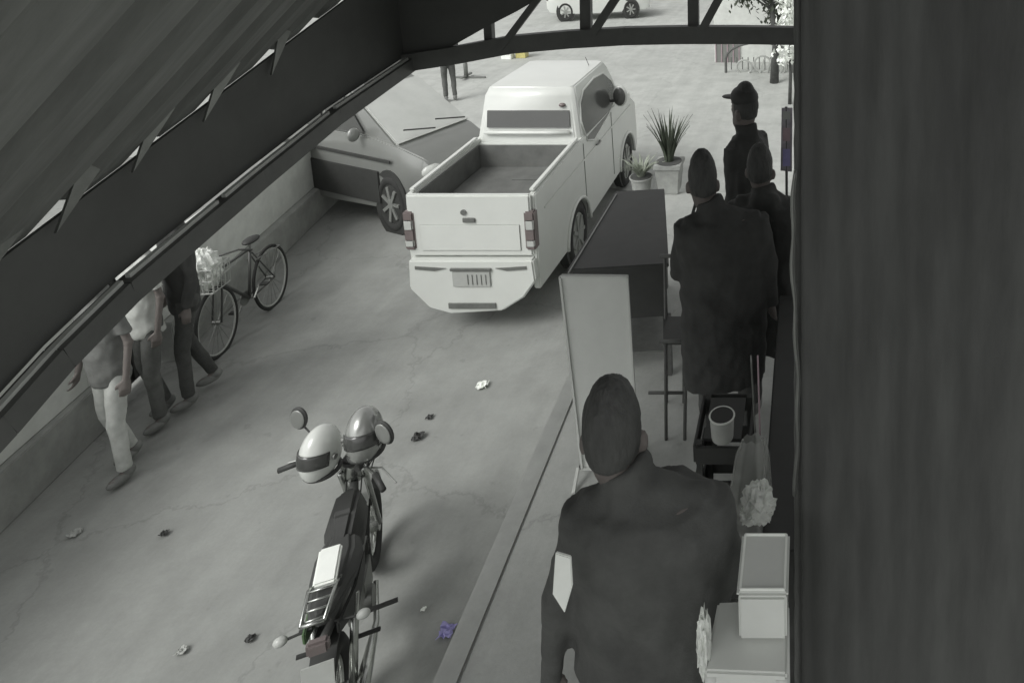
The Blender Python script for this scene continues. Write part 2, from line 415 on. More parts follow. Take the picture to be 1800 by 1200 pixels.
tag(b.build('corner_post', M['steel'], smooth=True), 'thin dark steel post at the edge of the black tarpaulin', 'post')
b = MB()
cp = [aty(1398 + 5*math.sin(y*.011) + 1.5*math.sin(y*.05), y, 2.45) for y in range(300, 885, 15)]
b.tube(cp, [.006+.003*abs(math.sin(i*.4)) for i in range(len(cp))], 8)
tag(b.build('hanging_strap', M['chrome_d'], smooth=True), 'pale twisted strap hanging down along the tarpaulin edge', 'strap')
# ================================================================ VEHICLES
def wheel(parent, x, y, r, w=.2, side=1, sz=1.0, tyre=None):
    t = MB().torus((x, y, r*sz), r*.80, r*.20, 'X', 36, 10, sz); 
    for v in t.v: v.x = x + (v.x-x)*(w/(r*.4))
    o = t.build('wheel', tyre or M['rubber'], parent, smooth=True)
    b = MB().disc((x+side*w*.10, y, r*sz), r*.66, w*.5, 'X', 28, sz)
    for k in range(7):
        a = 2*math.pi*k/7
        b.bar((x+side*w*.36, y, r*sz), (x+side*w*.40, y+math.cos(a)*r*.6, r*sz+math.sin(a)*r*.6*sz), .05, .03, up=(1,0,0))
    b.disc((x+side*w*.40, y, r*sz), r*.16, .03, 'X', 16, sz)
    b.build('rim', M['rim'], o)
    return o
def side_poly(pts, arches, r, zc, n=10):
    """outline in (y,z) with round wheel cut-outs along its bottom edge; pts from rear-bottom over the top to front-bottom"""
    out = list(pts); zb = pts[-1][1]
    for yc in sorted(arches, reverse=True):
        h = zb - zc; a0 = math.asin(max(-1, min(1, h/r)))
        for i in range(n+1):
            a = a0 + (math.pi-2*a0)*i/n
            out.append((yc + r*math.cos(a), zc + r*math.sin(a)))
    return out

def pickup():
    px_, py_ = -4.12, 8.12
    T = thing('pickup_truck', (px_, py_, 0), 'white pickup truck seen from behind with an empty dark bed, parked beside the terrace', 'pickup truck')
    hw = .79; ZR = 1.80
    arch = (1.55, 4.35)
    outl = [(0.02,.55),(0.0,1.1),(.03,ZR),(1.8,ZR+.03),(3.9,ZR-.02),(4.7,1.62),(5.05,1.42),(5.12,.9),(5.08,.5)]
    poly = side_poly(outl, arch, .50, .50)
    bd_ = MB()
    for s in (-1, 1):
        k = MB().prism([(s*hw, y, z) for y, z in poly], (-s*.085, 0, 0)); bd_.add(k.v, k.f)
    bd_.box((0,.14+.85,1.12),(1.38,1.7,.05)); 
    body = MB(); body.add(bd_.v[:], bd_.f[:])
    body.box((0,.98,1.40),(1.37,1.66,.03)); body.box((0,4.50,1.52),(1.405,1.10,.18)); body.box((0,5.0,1.0),(1.405,.12,.78)); body.box((0,1.83,1.45),(1.405,.06,.68)); body.box((0,2.9,.62),(1.40,3.6,.1))
    body.build('body', M['white'], T, bevel=.025)
    b = MB().box((0,.98,1.43),(1.34,1.6,.02))
    b.box((.25,1.30,1.446),(.55,.05,.012))
    b.build('bed_floor', M['bed'], T)
    for s in (-1,1):
        MB().box((s*.69,.98,1.60),(.02,1.6,.34)).build('bed_liner', M['bed'], T)
        b = MB().bar((s*.735,.08,ZR+.035),(s*.735,1.8,ZR+.065),.06,.035); b.build('bed_rail', M['white'], T, bevel=.008)
        # swage line and sill
        MB().bar((s*(hw+.004),.3,1.50),(s*(hw+.004),4.7,1.46),.012,.03).build('side_moulding', M['white'], T, bevel=.004)
        for yc in arch:
            pts = [(s*(hw+.005), yc+.52*math.cos(a), .50+.52*math.sin(a)) for a in [math.pi*i/16 for i in range(17)]]
            MB().tube(pts, .028, 8).build('arch_flare', M['white'], T, smooth=True)
        MB().disc((s*(hw-.1), 1.55,.5),.47,.12).build('wheel_well', M['trim'], T); MB().disc((s*(hw-.1), 4.35,.5),.47,.12).build('wheel_well', M['trim'], T)
    MB().box((0,1.77,1.6),(1.36,.02,.34)).build('bulkhead', M['bed'], T)
    # tailgate
    tg = MB().box((0,-.005,1.42),(1.50,.07,.80)).build('tailgate', M['white'], T, bevel=.02)
    b = MB().box((0,-.046,1.27),(1.22,.012,.34)); b.build('tailgate_panel', M['white'], tg, bevel=.006)
    MB().box((0.0,-.052,1.50),(.15,.02,.06)).build('tailgate_handle', M['chrome_d'], tg, bevel=.006)
    MB().disc((-.06,-.048,1.60),.035,.016,'Y',16).build('badge', M['chrome_d'], tg)
    # bumper with cut corners
    pf = [(-.76,1.00),(.76,1.00),(.78,.72),(.62,.50),(.34,.32),(-.30,.28),(-.56,.36),(-.78,.62)]
    bu = MB().prism([(x,-.10,z) for x,z in pf], (0,.16,0)).build('rear_bumper', M['white'], T, bevel=.02)
    MB().box((-.02,-.104,.40),(.58,.03,.07)).build('step_slot', M['chrome_d'], bu)
    pl = MB().box((0.0,-.112,.76),(.46,.015,.20)).build('number_plate', M['plate'], bu, bevel=.004)
    b = MB()
    for k in range(5): b.box((-.04+k*.055,-.122,.755),(.010,.006,.13))
    b.build('plate_rib', M['chrome_d'], pl)
    MB().box((0.0,-.115,.885),(.5,.03,.035)).build('plate_lamp', M['chrome_d'], bu, bevel=.005)
    for s in (-1,1): MB().prism([(s*.30,-.112,.90),(s*.68,-.112,.925),(s*.68,-.112,.885),(s*.44,-.112,.865)],(0,.02,0)).build('bumper_slot', M['chrome_d'], bu)
    for s in (-1,1):
        l = MB().box((s*.735,.0,1.36),(.13,.13,.50)).build('tail_lamp', M['red'], T, bevel=.02)
        MB().box((s*.737,-.045,1.44),(.10,.06,.13)).build('lens', M['lampc'], l, bevel=.01)
        MB().box((s*.737,-.045,1.20),(.10,.06,.09)).build('lens', M['lampc'], l, bevel=.01)
    # cab
    def ring(y0, y1, w, z):
        c = .07
        return [(-w,y0+c,z),(-w+c,y0,z),(w-c,y0,z),(w,y0+c,z),(w,y1-c,z),(w-c*1.6,y1,z),(-w+c*1.6,y1,z),(-w,y1-c,z)]
    zt = 2.56
    cab = MB().loft([ring(1.86,4.25,.775,1.76), ring(1.88,4.20,.765,1.84), ring(2.0,3.80,.68,2.44), ring(2.08,3.72,.63,zt), ring(2.25,3.5,.45,zt+.025)])
    cb = cab.build('cab', M['white'], T, bevel=.02)
    # windows as slightly proud panes following the cab sides
    def lerp(a,b,t): return a+(b-a)*t
    def cs(s, y, z, o=.006): t = (z-1.84)/(2.44-1.84); return (s*(lerp(.765,.68,t)+o), y, z)
    for s in (-1,1):
        pts = [(2.12,1.93),(2.12,2.1),(2.20,2.34),(2.55,2.42),(3.3,2.42),(3.7,2.2),(3.98,1.93),(3.6,1.86),(2.4,1.86)]
        if s > 0: pts = [(2.10,1.72),(2.02,2.05),(2.12,2.30),(2.35,2.43),(2.9,2.47),(3.4,2.42),(3.75,2.2),(3.95,1.90),(3.3,1.74),(2.4,1.62)]
        w = MB().prism([cs(s,y,z,.004) for y,z in pts], (s*.012,0,0)); w.build('side_window', M['glass'], cb)
        frm = MB().tube([cs(s,y,z,.008) for y,z in pts+[pts[0]]], .016, 6); frm.build('window_frame', M['white'], cb, smooth=True)
        mr = MB().ell((s*.92,3.56,1.98),(.13,.07,.19)).build('door_mirror', M['white'], cb, smooth=True); MB().ell((s*.92,3.51,1.98),(.105,.035,.16)).build('mirror_glass', M['glass'], mr, smooth=True)
        MB().bar((s*.74,3.5,1.9),(s*.9,3.5,1.92),.05,.04).build('mirror_arm', M['trim'], mr)
        MB().tube([(s*.80,2.5,1.50),(s*.825,2.54,1.50),(s*.825,2.66,1.50),(s*.80,2.70,1.50)],.014,8).build('door_handle', M['chrome_d'], T, smooth=True)
        for y in (1.95,3.45): MB().bar((s*(hw+.0015),y,.62),(s*(hw+.0015),y-.04,1.74),.006,.014,up=(1,0,0)).build('door_seam', M['chrome_d'], T)
    # rear window and its sill bar
    rw = MB().hexa([(-.60,1.880,2.0),(.62,1.880,2.0),(.62,1.93,2.0),(-.60,1.93,2.0),(-.60,1.932,2.24),(.60,1.932,2.24),(.60,1.98,2.24),(-.60,1.98,2.24)])
    rw.build('rear_window', M['glass'], cb)
    MB().tube([(-.62,1.86,1.93),(-.3,1.85,1.93),(.3,1.85,1.93),(.62,1.86,1.93)],.03,10).build('cargo_bar', M['white'], T, smooth=True)
    MB().ell((.50,1.96,2.32),(.05,.04,.03)).build('cab_lamp', M['red'], cb, smooth=True)
    MB().hexa([(-.66,4.16,1.88),(.66,4.16,1.88),(.66,4.22,1.88),(-.66,4.22,1.88),(-.60,3.82,2.42),(.60,3.82,2.42),(.60,3.87,2.43),(-.60,3.87,2.43)]).build('windscreen', M['glass'], cb)
    MB().tube([(.5,3.3,2.58),(.5,3.15,2.75)],.005,6).build('aerial', M['trim'], T)
    for s in (-1,1):
        for y in arch: wheel(T, s*(hw-.09), y, .40, .19, s, 1.22)
        MB().box((s*.62,5.1,1.2),(.28,.06,.2)).build('headlight', M['lampc'], T, bevel=.02)
    MB().box((0,5.09,.66),(1.45,.16,.34)).build('front_bumper', M['white'], T, bevel=.03)
    return T
pickup()

def saloon(name, loc, rz, label, cat, paint, L=4.1, Wd=1.6, zs=1.3, cf=0, glass=None, group=None, shaded_side=False):
    """hatchback; local origin mid-length on the ground, nose towards +Y"""
    T = thing(name, loc, label, cat, rz, group); hw = Wd/2; g = glass or M['glassl']
    h = lambda z: z*zs
    yf, yr = L/2, -L/2
    def sec(y, zb, zm, zt, w, wt): return [(-w,y,h(zb)),(w,y,h(zb)),(w*1.01,y,h(zm)),(w*.985,y,h((zm+zt)/2)),(wt,y,h(zt)),(-wt,y,h(zt)),(-w*.985,y,h((zm+zt)/2)),(-w*1.01,y,h(zm))]
    rings = [sec(yr,.45,.6,.85,hw*.86,hw*.78), sec(yr+.12,.30,.6,.95,hw*.95,hw*.9), sec(yr+.5,.24,.6,1.0,hw,hw*.93),
             sec(0,.22,.6,.97,hw,hw*.94), sec(yf-1.15,.24,.58,.96,hw,hw*.93), sec(yf-.6,.26,.56,.90,hw*.98,hw*.88), sec(yf-.18,.28,.52,.80,hw*.92,hw*.78), sec(yf,.36,.5,.66,hw*.76,hw*.66)]
    bo = MB().loft(rings).build('body', paint, T, bevel=.02)
    def rg(y0,y1,w,z): return [(-w,y0,h(z)),(w,y0,h(z)),(w,(y0+y1)/2,h(z)),(w*.96,y1,h(z)),(-w*.96,y1,h(z)),(-w,(y0+y1)/2,h(z))]
    gh = MB().loft([rg(yr+.35,yf-1.05+cf,hw*.92,.93-cf*.12), rg(yr+.62,yf-1.85+cf*.2,hw*.76,1.38), rg(yr+.8,yf-2.0+cf*.2,hw*.68,1.42), rg(yr+1.3,yf-2.4,hw*.4,1.435)]).build('cabin', paint, T, bevel=.03)
    # panes
    def q(a,b,c,d,n): MB().prism([a,b,c,d], n).build('window', g, gh)
    ws = [(-hw*.85,yf-1.12+cf*.93,h(.965-cf*.10)),(hw*.85,yf-1.12+cf*.93,h(.965-cf*.10)),(hw*.73,yf-1.80+cf*.25,h(1.35)),(-hw*.73,yf-1.80+cf*.25,h(1.35))]
    MB().prism([(a,b_+.012,c+.012) for a,b_,c in ws],(0,.008,.01)).build('windscreen', g, gh)
    MB().prism([(-hw*.76,yr+.40,h(.98)),(hw*.76,yr+.40,h(.98)),(hw*.66,yr+.60,h(1.34)),(-hw*.66,yr+.60,h(1.34))],(0,-.02,.012)).build('rear_window', M['glass'], gh)
    for s in (-1,1):
        for (a,b_,c,d) in [(yr+.62,yr+1.75,yr+1.72,yr+.82),(yr+1.85,yf-1.32,yf-1.88,yr+1.82)]:
            w0, w1 = hw*.905, hw*.775
            MB().prism([(s*w0,a,h(.985)),(s*w0,b_,h(.985)),(s*w1,c,h(1.34)),(s*w1,d,h(1.34))],(s*.014,0,.004)).build('side_window', M['glass'], gh)
        MB().ell((s*(hw+.07),yf-1.38,h(1.0)),(.10,.06,.07*zs)).build('door_mirror', paint, T, smooth=True)
        for y in (yf-.78, yr+.72): 
            MB().disc((s*(hw-.085),y,.31*zs),.36,.17,'X',28,zs).build('wheel_arch', M['trim'], T)
            wheel(T, s*(hw-.06), y, .31, .17, s, zs)
        MB().ell((s*hw*.68,yf-.12,h(.66)),(.17,.10,.08*zs), Matrix.Rotation(-s*.4,3,'Z')).build('headlight', M['lampc'], T, smooth=True)
        MB().box((s*hw*.80,yr+.05,h(.78)),(.18,.10,.22*zs)).build('tail_lamp', M['red'], T, bevel=.02)
    if shaded_side:
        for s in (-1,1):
            MB().box((s*(hw+.012),0,h(.47)),(.03,L*.52,.34*zs)).build('side_shade', M['trim'], T, bevel=.01)  # dark panels added for the shade on the lower side
            MB().bar((s*(hw+.01),yr+.6,h(.78)),(s*(hw+.01),yf-.7,h(.76)),.02,.05).build('side_moulding', M['trim'], T)
    MB().box((0,yf-.015,h(.52)),(hw*.9,.05,.09*zs)).build('grille', M['trim'], T, bevel=.01)
    MB().box((0,yf-.03,h(.36)),(hw*1.35,.09,.12*zs)).build('front_bumper', paint, T, bevel=.03)
    for s in (-1,1): MB().tube([(s*.30-.25,yf-1.06+cf,h(.975)),(s*.30+.22,yf-1.20+cf,h(1.02)+.02)],.012,6).build('wiper', M['trim'], T)
    return T
# silver car
nc = Vector((-5.92, 10.35, 0)); hd = Vector((.93,-.37,0)).normalized(); lf = Vector((.37,.93,0)).normalized()
cc = nc - hd*2.05 + lf*.8
saloon('parked_car', cc, math.atan2(-hd.x, hd.y), 'silver hatchback parked nose towards the white pickup, left of its bed', 'car', M['silver'], zs=1.6, cf=.5, shaded_side=True)
# cars far up the street, seen through the roof lattice
c1 = at(1055, 30, 0)
saloon('parked_car', c1, R(-75), 'white car far up the street seen between the roof struts, wheels and grille showing', 'car', M['white'], zs=1.3, glass=M['glass'])
c2 = at(1175, 4, 0)
saloon('parked_car', c2+Vector((.8,1.6,0)), R(-85), 'grey car farthest up the street, only its lower edge showing over the end beam', 'car', M['silver'], zs=1.3, glass=M['glass'])

def bicycle(loc, rz, label, zs=1.15):
    T = thing('bicycle', loc, label, 'bicycle', rz)
    r = .33; zc = r*zs
    for y in (-.50, .50):
        o = MB().torus((0,y,zc), r, .019, 'X', 40, 8, zs).build('wheel', M['rubber'], T, smooth=True)
        MB().torus((0,y,zc), r-.026, .010, 'X', 40, 8, zs).build('rim', M['tyre_pale'], o, smooth=True)
        b = MB()
        for k in range(18):
            a = 2*math.pi*k/18; b.tube([(0,y,zc),(0,y+r*.96*math.cos(a),zc+r*.96*math.sin(a)*zs)],.0022,4,False)
        b.build('spokes', M['chrome_d'], o)
        MB().disc((0,y,zc),.025,.09).build('hub', M['chrome_d'], o)
    b = MB(); bb = (0,-.07,.30*zs); st = (0,-.20,.78*zs); hdp = (0,.34,.80*zs); hl = (0,.37,.68*zs); ra = (0,-.5,zc)
    for a,c,w in [(bb,st,.017),(st,hdp,.016),(bb,hl,.019),(hdp,hl,.02)]: b.tube([a,c],w,8)
    for s in (-1,1):
        b.tube([(s*.03,bb[1],bb[2]),(s*.05,ra[1],ra[2])],.009,6); b.tube([(s*.02,st[1],st[2]-.05),(s*.05,ra[1],ra[2])],.008,6)
        b.tube([(s*.02,hl[1],hl[2]),(s*.05,.42,.6*zs),(s*.05,.5,zc)],.011,6)
    b.build('frame', M['bikep'], T, smooth=True)
    MB().tube([hdp,(0,.325,.92*zs)],.013,8).build('stem', M['chrome_d'], T, smooth=True)
    MB().tube([(-.30,.20,.93*zs),(-.20,.28,.97*zs),(0,.325,.93*zs),(.20,.28,.97*zs),(.30,.20,.93*zs)],.012,8).build('handlebar', M['bikep'], T, smooth=True)
    MB().ell((0,-.24,.86*zs),(.075,.13,.035)).build('saddle', M['trim'], T, smooth=True)
    MB().tube([(0,-.20,.78*zs),(0,-.215,.85*zs)],.012,8).build('seat_post', M['chrome_d'], T)
    MB().disc((.05,-.07,.30*zs),.09,.006).build('chainring', M['chrome_d'], T)
    for s in (-1,1):
        MB().bar((s*.06,-.07,.30*zs),(s*.06,-.07+s*.12,.30*zs-s*.12),.015).build('crank', M['chrome_d'], T)
        MB().box((s*.12,-.07+s*.12,.30*zs-s*.12),(.09,.06,.02)).build('pedal', M['trim'], T)
    # rack with a loaded carrier basket
    b = MB()
    for k in range(7): b.bar((-.16+k*.053,.42,.72*zs),(-.18+k*.06,.42,.95*zs),.008); b.bar((-.16+k*.053,.70,.72*zs),(-.18+k*.06,.72,.95*zs),.008)
    for z,w in ((.72,.16),(.84,.17),(.95,.18)):
        b.tube([(-w,.42,z*zs),(w,.42,z*zs),(w,.71,z*zs),(-w,.71,z*zs),(-w,.42,z*zs)],.007,6)
    for k in range(6): b.bar((-.16,.44+k*.05,.72*zs),(.16,.44+k*.05,.72*zs),.006); 
    for s in (-1,1):
        for k in range(5): b.bar((s*.16,.45+k*.06,.72*zs),(s*.18,.45+k*.06,.95*zs),.007)
    b.build('basket', M['tyre_pale'], T)
    b = MB().bar((-.06,-.66,.62*zs),(-.06,-.2,.66*zs),.012); b.bar((.06,-.66,.62*zs),(.06,-.2,.66*zs),.012); b.bar((-.07,-.66,.62*zs),(.07,-.66,.62*zs),.012); b.bar((-.06,-.6,.62*zs),(-.05,-.5,zc),.008); b.bar((.06,-.6,.62*zs),(.05,-.5,zc),.008)
    b.build('carrier', M['chrome_d'], T)
    return T
w1 = at(401, 612, 0); w2 = at(474, 545, 0); mid = (w1+w2)/2; dv = (w1-w2)
bicycle(Vector((mid.x, mid.y, 0)), math.atan2(-dv.x, dv.y), 'bicycle with pale tyres and a wire basket standing by the pale wall', 1.25)

def motorcycle():
    o = at(604, 1010, 0); rear = Vector((-2.99, 3.6, 0)); hb = Vector((-3.52, 4.85, 0))
    d = (hb-rear).normalized(); zs = 1.16
    base = hb - d*.55
    T = thing('motorcycle', base, 'small motorcycle parked on the street with two helmets on it, seen from behind', 'motorcycle', math.atan2(-d.x, d.y))
    r = .30
    for y, w in ((-.64,.055),(.72,.045)):
        o_ = MB().torus((0,y,r*zs), r-.04, w, 'X', 36, 10, zs).build('wheel', M['rubber'], T, smooth=True)
        b = MB().torus((0,y,r*zs), r-.09,.014,'X',30,6,zs)
        for k in range(12):
            a = 2*math.pi*k/12; b.tube([(0,y,r*zs),(0,y+(r-.09)*math.cos(a),r*zs+(r-.09)*math.sin(a)*zs)],.004,5,False)
        b.disc((0,y,r*zs),.06,.14); b.build('rim', M['chrome'], o_, smooth='auto')
    f = MB().tube([(0,.42,.88*zs),(0,.30,.70*zs),(0,.05,.52*zs),(0,-.25,.55*zs),(0,-.7,.74*zs)],.03,8)
    f.tube([(0,.30,.70*zs),(0,.18,.30*zs),(0,-.1,.26*zs),(0,-.2,.52*zs)],.02,8)
    f.build('frame', M['steel'], T, smooth=True)
    e = MB().box((0,.05,.40*zs),(.20,.26,.22)); 
    for k in range(6): e.box((0,.17+0*k,.48*zs+k*.022),(.17,.17,.010))
    e.disc((.11,-.02,.34*zs),.08,.05); e.disc((-.11,-.02,.34*zs),.08,.05); e.build('engine', M['chrome_d'], T, bevel=.01)
    def sect(y, w, z0, z1): return [(-w*.8,y,z0),(w*.8,y,z0),(w,y,(z0+z1)/2),(w*.55,y,z1),(-w*.55,y,z1),(-w,y,(z0+z1)/2)]
    MB().loft([sect(.33,.06,.80*zs,.90*zs), sect(.22,.12,.70*zs,.95*zs), sect(.02,.13,.68*zs,.96*zs), sect(-.14,.07,.70*zs,.85*zs)]).build('fuel_tank', M['trim'], T, bevel=.025)
    MB().loft([sect(-.06,.12,.76*zs,.88*zs), sect(-.18,.155,.76*zs,.87*zs), sect(-.38,.145,.78*zs,.88*zs), sect(-.66,.085,.82*zs,.92*zs), sect(-.72,.05,.84*zs,.90*zs)]).build('seat', M['counter'], T, bevel=.03)
    rs = Matrix.Rotation(R(-34),3,'Z'); pv = Vector((0,.40,0))
    st = lambda *p: pv + rs @ (Vector(p)-pv)
    for s in (-1,1):
        MB().loft([[(s*.10,-.08,.60*zs),(s*.12,-.08,.60*zs),(s*.13,-.08,.74*zs),(s*.11,-.08,.74*zs)],[(s*.10,-.38,.60*zs),(s*.13,-.38,.60*zs),(s*.13,-.38,.76*zs),(s*.11,-.38,.76*zs)],[(s*.08,-.72,.76*zs),(s*.10,-.72,.76*zs),(s*.10,-.72,.83*zs),(s*.08,-.72,.83*zs)]]).build('side_panel', M['green'] if s<0 else M['trim'], T, bevel=.008)
        MB().tube([(s*.10,-.62,r*zs),(s*.12,-.40,.72*zs)],.026,10).build('shock_absorber', M['chrome'], T, smooth=True)
        MB().tube([(s*.065,.72,r*zs),(s*.075,.46,.86*zs),(s*.075,.40,.98*zs)],.022,10).build('fork_leg', M['chrome'], T, smooth=True)
        hb_ = MB().tube([st(0,.40,1.0*zs),st(s*.13,.38,1.06*zs),st(s*.30,.30,1.08*zs),st(s*.44,.22,1.05*zs)],.012,8).build('handlebar', M['chrome'], T, smooth=True)
        MB().tube([st(s*.31,.295,1.08*zs),st(s*.45,.215,1.05*zs)],.02,10).build('grip', M['trim'], hb_, smooth=True)
        MB().tube([st(s*.20,.34,1.075*zs),st(s*.29,.38,1.06*zs),st(s*.47,.31,1.03*zs)],.006,6).build('lever', M['chrome_d'], hb_)
        mrx = Matrix.Rotation(-s*.35,3,'Y'); mrx = rs @ mrx
        mr = MB().ell(st(s*.37,.36,1.34*zs),(.075,.022,.085*zs), mrx).build('mirror', M['trim'], T, smooth=True)
        MB().ell(st(s*.37,.343,1.34*zs),(.062,.010,.070*zs), mrx).build('mirror_glass', M['silver'], mr, smooth=True)
        MB().tube([st(s*.20,.34,1.08*zs),st(s*.26,.37,1.20*zs),st(s*.34,.37,1.27*zs)],.007,6).build('mirror_stem', M['trim'], mr, smooth=True)
        fp = MB().tube([(s*.10,-.12,.33*zs),(s*.30,-.12,.34*zs)],.016,8).build('footpeg', M['trim'], T)
        MB().tube([(s*.09,-.40,.42*zs),(s*.24,-.42,.44*zs)],.014,8).build('footpeg', M['trim'], T)
        MB().tube([(s*.06,-.66,.80*zs),(s*.20,-.68,.80*zs)],.008,6).build('indicator_stalk', M['trim'], T)
        MB().ell((s*.22,-.68,.80*zs),(.04,.03,.03)).build('indicator', M['lampc'], T, smooth=True)
    MB().tube([(.12,.15,.30*zs),(.15,-.1,.22*zs),(.16,-.5,.30*zs),(.17,-.85,.36*zs)],[.018,.02,.04,.045],12).build('exhaust', M['chrome'], T, smooth=True)
    for s in (-1,1):
        for q in (0,1): MB().tube([st(s*(.24-.03*q),.34,1.08*zs), st(s*.20,.44+.03*q,1.12*zs), st(s*.08,.50+.04*q,1.06*zs), (s*.05,.46,.90*zs), (s*.05,.25,.78*zs)],.0045,6).build('cable', M['trim'], T, smooth=True)
        MB().tube([st(s*.12,.38,1.06*zs), st(s*.12,.33,1.06*zs)],.03,10).build('switch_pod', M['trim'], T, bevel=.004)
    MB().ell((0,.50,.94*zs),(.10,.09,.11*zs)).build('headlamp', M['chrome'], T, smooth=True)
    d_ = MB().disc((0,.42,1.04*zs),.06,.05,'Z'); d_.build('instrument', M['trim'], T, bevel=.01)
    b = MB(); 
    pts = [(0,.72+.34*math.cos(a),r*zs+.36*zs*math.sin(a)) for a in [R(q) for q in range(20,140,15)]]
    b.loft([[(-.05,p[1],p[2]),(.05,p[1],p[2]),(.05,p[1],p[2]+.015),(-.05,p[1],p[2]+.015)] for p in pts]).build('front_mudguard', M['silver'], T)
    pts = [(0,-.64+.36*math.cos(a),r*zs+.38*zs*math.sin(a)) for a in [R(q) for q in range(40,190,15)]]
    MB().loft([[(-.07,p[1],p[2]),(.07,p[1],p[2]),(.07,p[1],p[2]+.015),(-.07,p[1],p[2]+.015)] for p in pts]).build('rear_mudguard', M['trim'], T)
    rk = MB()
    for s in (-1,1): rk.tube([(s*.07,-.45,.90*zs),(s*.075,-.58,.97*zs),(s*.06,-.84,.98*zs)],.011,6)
    for k in range(4): rk.tube([(-.07,-.60-.07*k,.975*zs),(.07,-.60-.07*k,.975*zs)],.007,6)
    rk.tube([(-.06,-.84,.98*zs),(.06,-.84,.98*zs)],.011,6); rk.build('luggage_rack', M['chrome'], T, smooth=True)
    MB().box((0,-.80,.80*zs),(.12,.06,.09)).build('tail_lamp', M['red'], T, bevel=.015)
    MB().hexa([(-.085,-.90,.60*zs),(.085,-.90,.60*zs),(.085,-.89,.60*zs),(-.085,-.89,.60*zs),(-.085,-.86,.74*zs),(.085,-.86,.74*zs),(.085,-.85,.74*zs),(-.085,-.85,.74*zs)]).build('number_plate', M['plate'], T)
    # white paper parcel wedged behind the seat is a thing of its own
    rot = Matrix.Rotation(T.rotation_euler.z, 3, 'Z'); wl_ = lambda p: base + rot @ Vector(p)
    def helmet(p, shell, label, rz, tilt):
        H = thing('helmet', wl_(p), label, 'helmet', T.rotation_euler.z + rz)
        rm = Matrix.Rotation(tilt, 3, 'X'); k = MB().ell((0,0,0),(.125,.155,.20), rm, 28, 18)
        k.v = [v for v in k.v]
        for v in k.v:
            if v.z < -.13: v.z = -.13
        sh = k.build('shell', shell, H, smooth='auto')
        vs = MB(); pts = []
        for j in range(7):
            z = -.05 + .10*j/6
            pts.append([rm @ Vector((.130*math.sin(a)*math.sqrt(1-(z/.205)**2), .161*math.cos(a)*math.sqrt(1-(z/.205)**2), z)) for a in [R(-70+140*i/14) for i in range(15)]])
        n = 15; vs.add([p for r_ in pts for p in r_], [(j*n+i, j*n+i+1, (j+1)*n+i+1, (j+1)*n+i) for j in range(6) for i in range(n-1)])
        v_ = vs.build('visor', M['visor'], H, smooth=True); md = v_.modifiers.new('t','SOLIDIFY'); md.thickness = .003; md.offset = 1
        MB().torus((0,0,-.132),.112,.016,'Z',28,8).build('trim', M['trim'], H, smooth=True)
        for s in (-1,1): MB().disc(rm @ Vector((s*.136,.02,.0)),.02,.014).build('pivot', M['chrome_d'], H)
    helmet((-.17,.36,1.10*zs+.10), M['helmetw'], 'plain white helmet hung on the left grip of the motorcycle', R(150), .25)
    helmet((.13,.30,1.10*zs+.20), M['helmetg'], 'silver grey helmet resting between the motorcycle handlebars, right of the white one', R(175), .3)
    b = MB().hexa([Vector(wl_(q)) for q in [(-.065,-.54,.925*zs),(.065,-.54,.925*zs),(.065,-.30,.975*zs),(-.065,-.30,.975*zs),(-.065,-.55,.965*zs),(.065,-.55,.965*zs),(.065,-.32,1.01*zs),(-.065,-.32,1.01*zs)]])
    ctr = sum(b.v, Vector())/8; Tt = thing('paper_parcel', wl_((0,-.42,.92*zs)), 'white paper parcel lying on the motorcycle seat', 'parcel')
    b.build('wrapping', M['paper'], Tt, bevel=.012, world=True)
    return T
motorcycle()
# ================================================================ PEOPLE
def hand(mb, w, d, side, curl=.5, sc=1.0):
    """palm + five fingers; w wrist, d direction of the hand, side = lateral axis towards the thumb"""
    w = Vector(w); d = Vector(d).normalized(); t = Vector(side); t = (t - d*t.dot(d)).normalized(); nrm = d.cross(t)
    L = .095*sc
    for k in range(4): mb.ell(w + d*(L*(.2+.22*k)), (.022*sc,.022*sc,.022*sc)); 
    for q in (-1,-.33,.33,1):
        mb.tube([w + d*.015*sc + t*q*.018*sc, w + d*L + t*q*.030*sc], [.016*sc,.014*sc], 8)
    for q, ln in ((-1,.062),(-.33,.078),(.33,.084),(1,.074)):
        p = w + d*L + t*q*.030*sc; pts=[p - d*.01]; dr = d.copy()
        for s_ in range(3):
            dr = (dr*math.cos(curl*.55) + nrm*math.sin(curl*.55)).normalized(); p = p + dr*ln*sc*(.42,.32,.26)[s_]; pts.append(p)
        mb.tube(pts, [.0115*sc,.011*sc,.010*sc,.008*sc], 8)
    p = w + d*.025*sc + t*.026*sc; mb.tube([p, p + t*.030*sc + d*.030*sc + nrm*.01, p + t*.036*sc + d*.062*sc + nrm*.028*sc], [.015*sc,.0125*sc,.010*sc], 8)

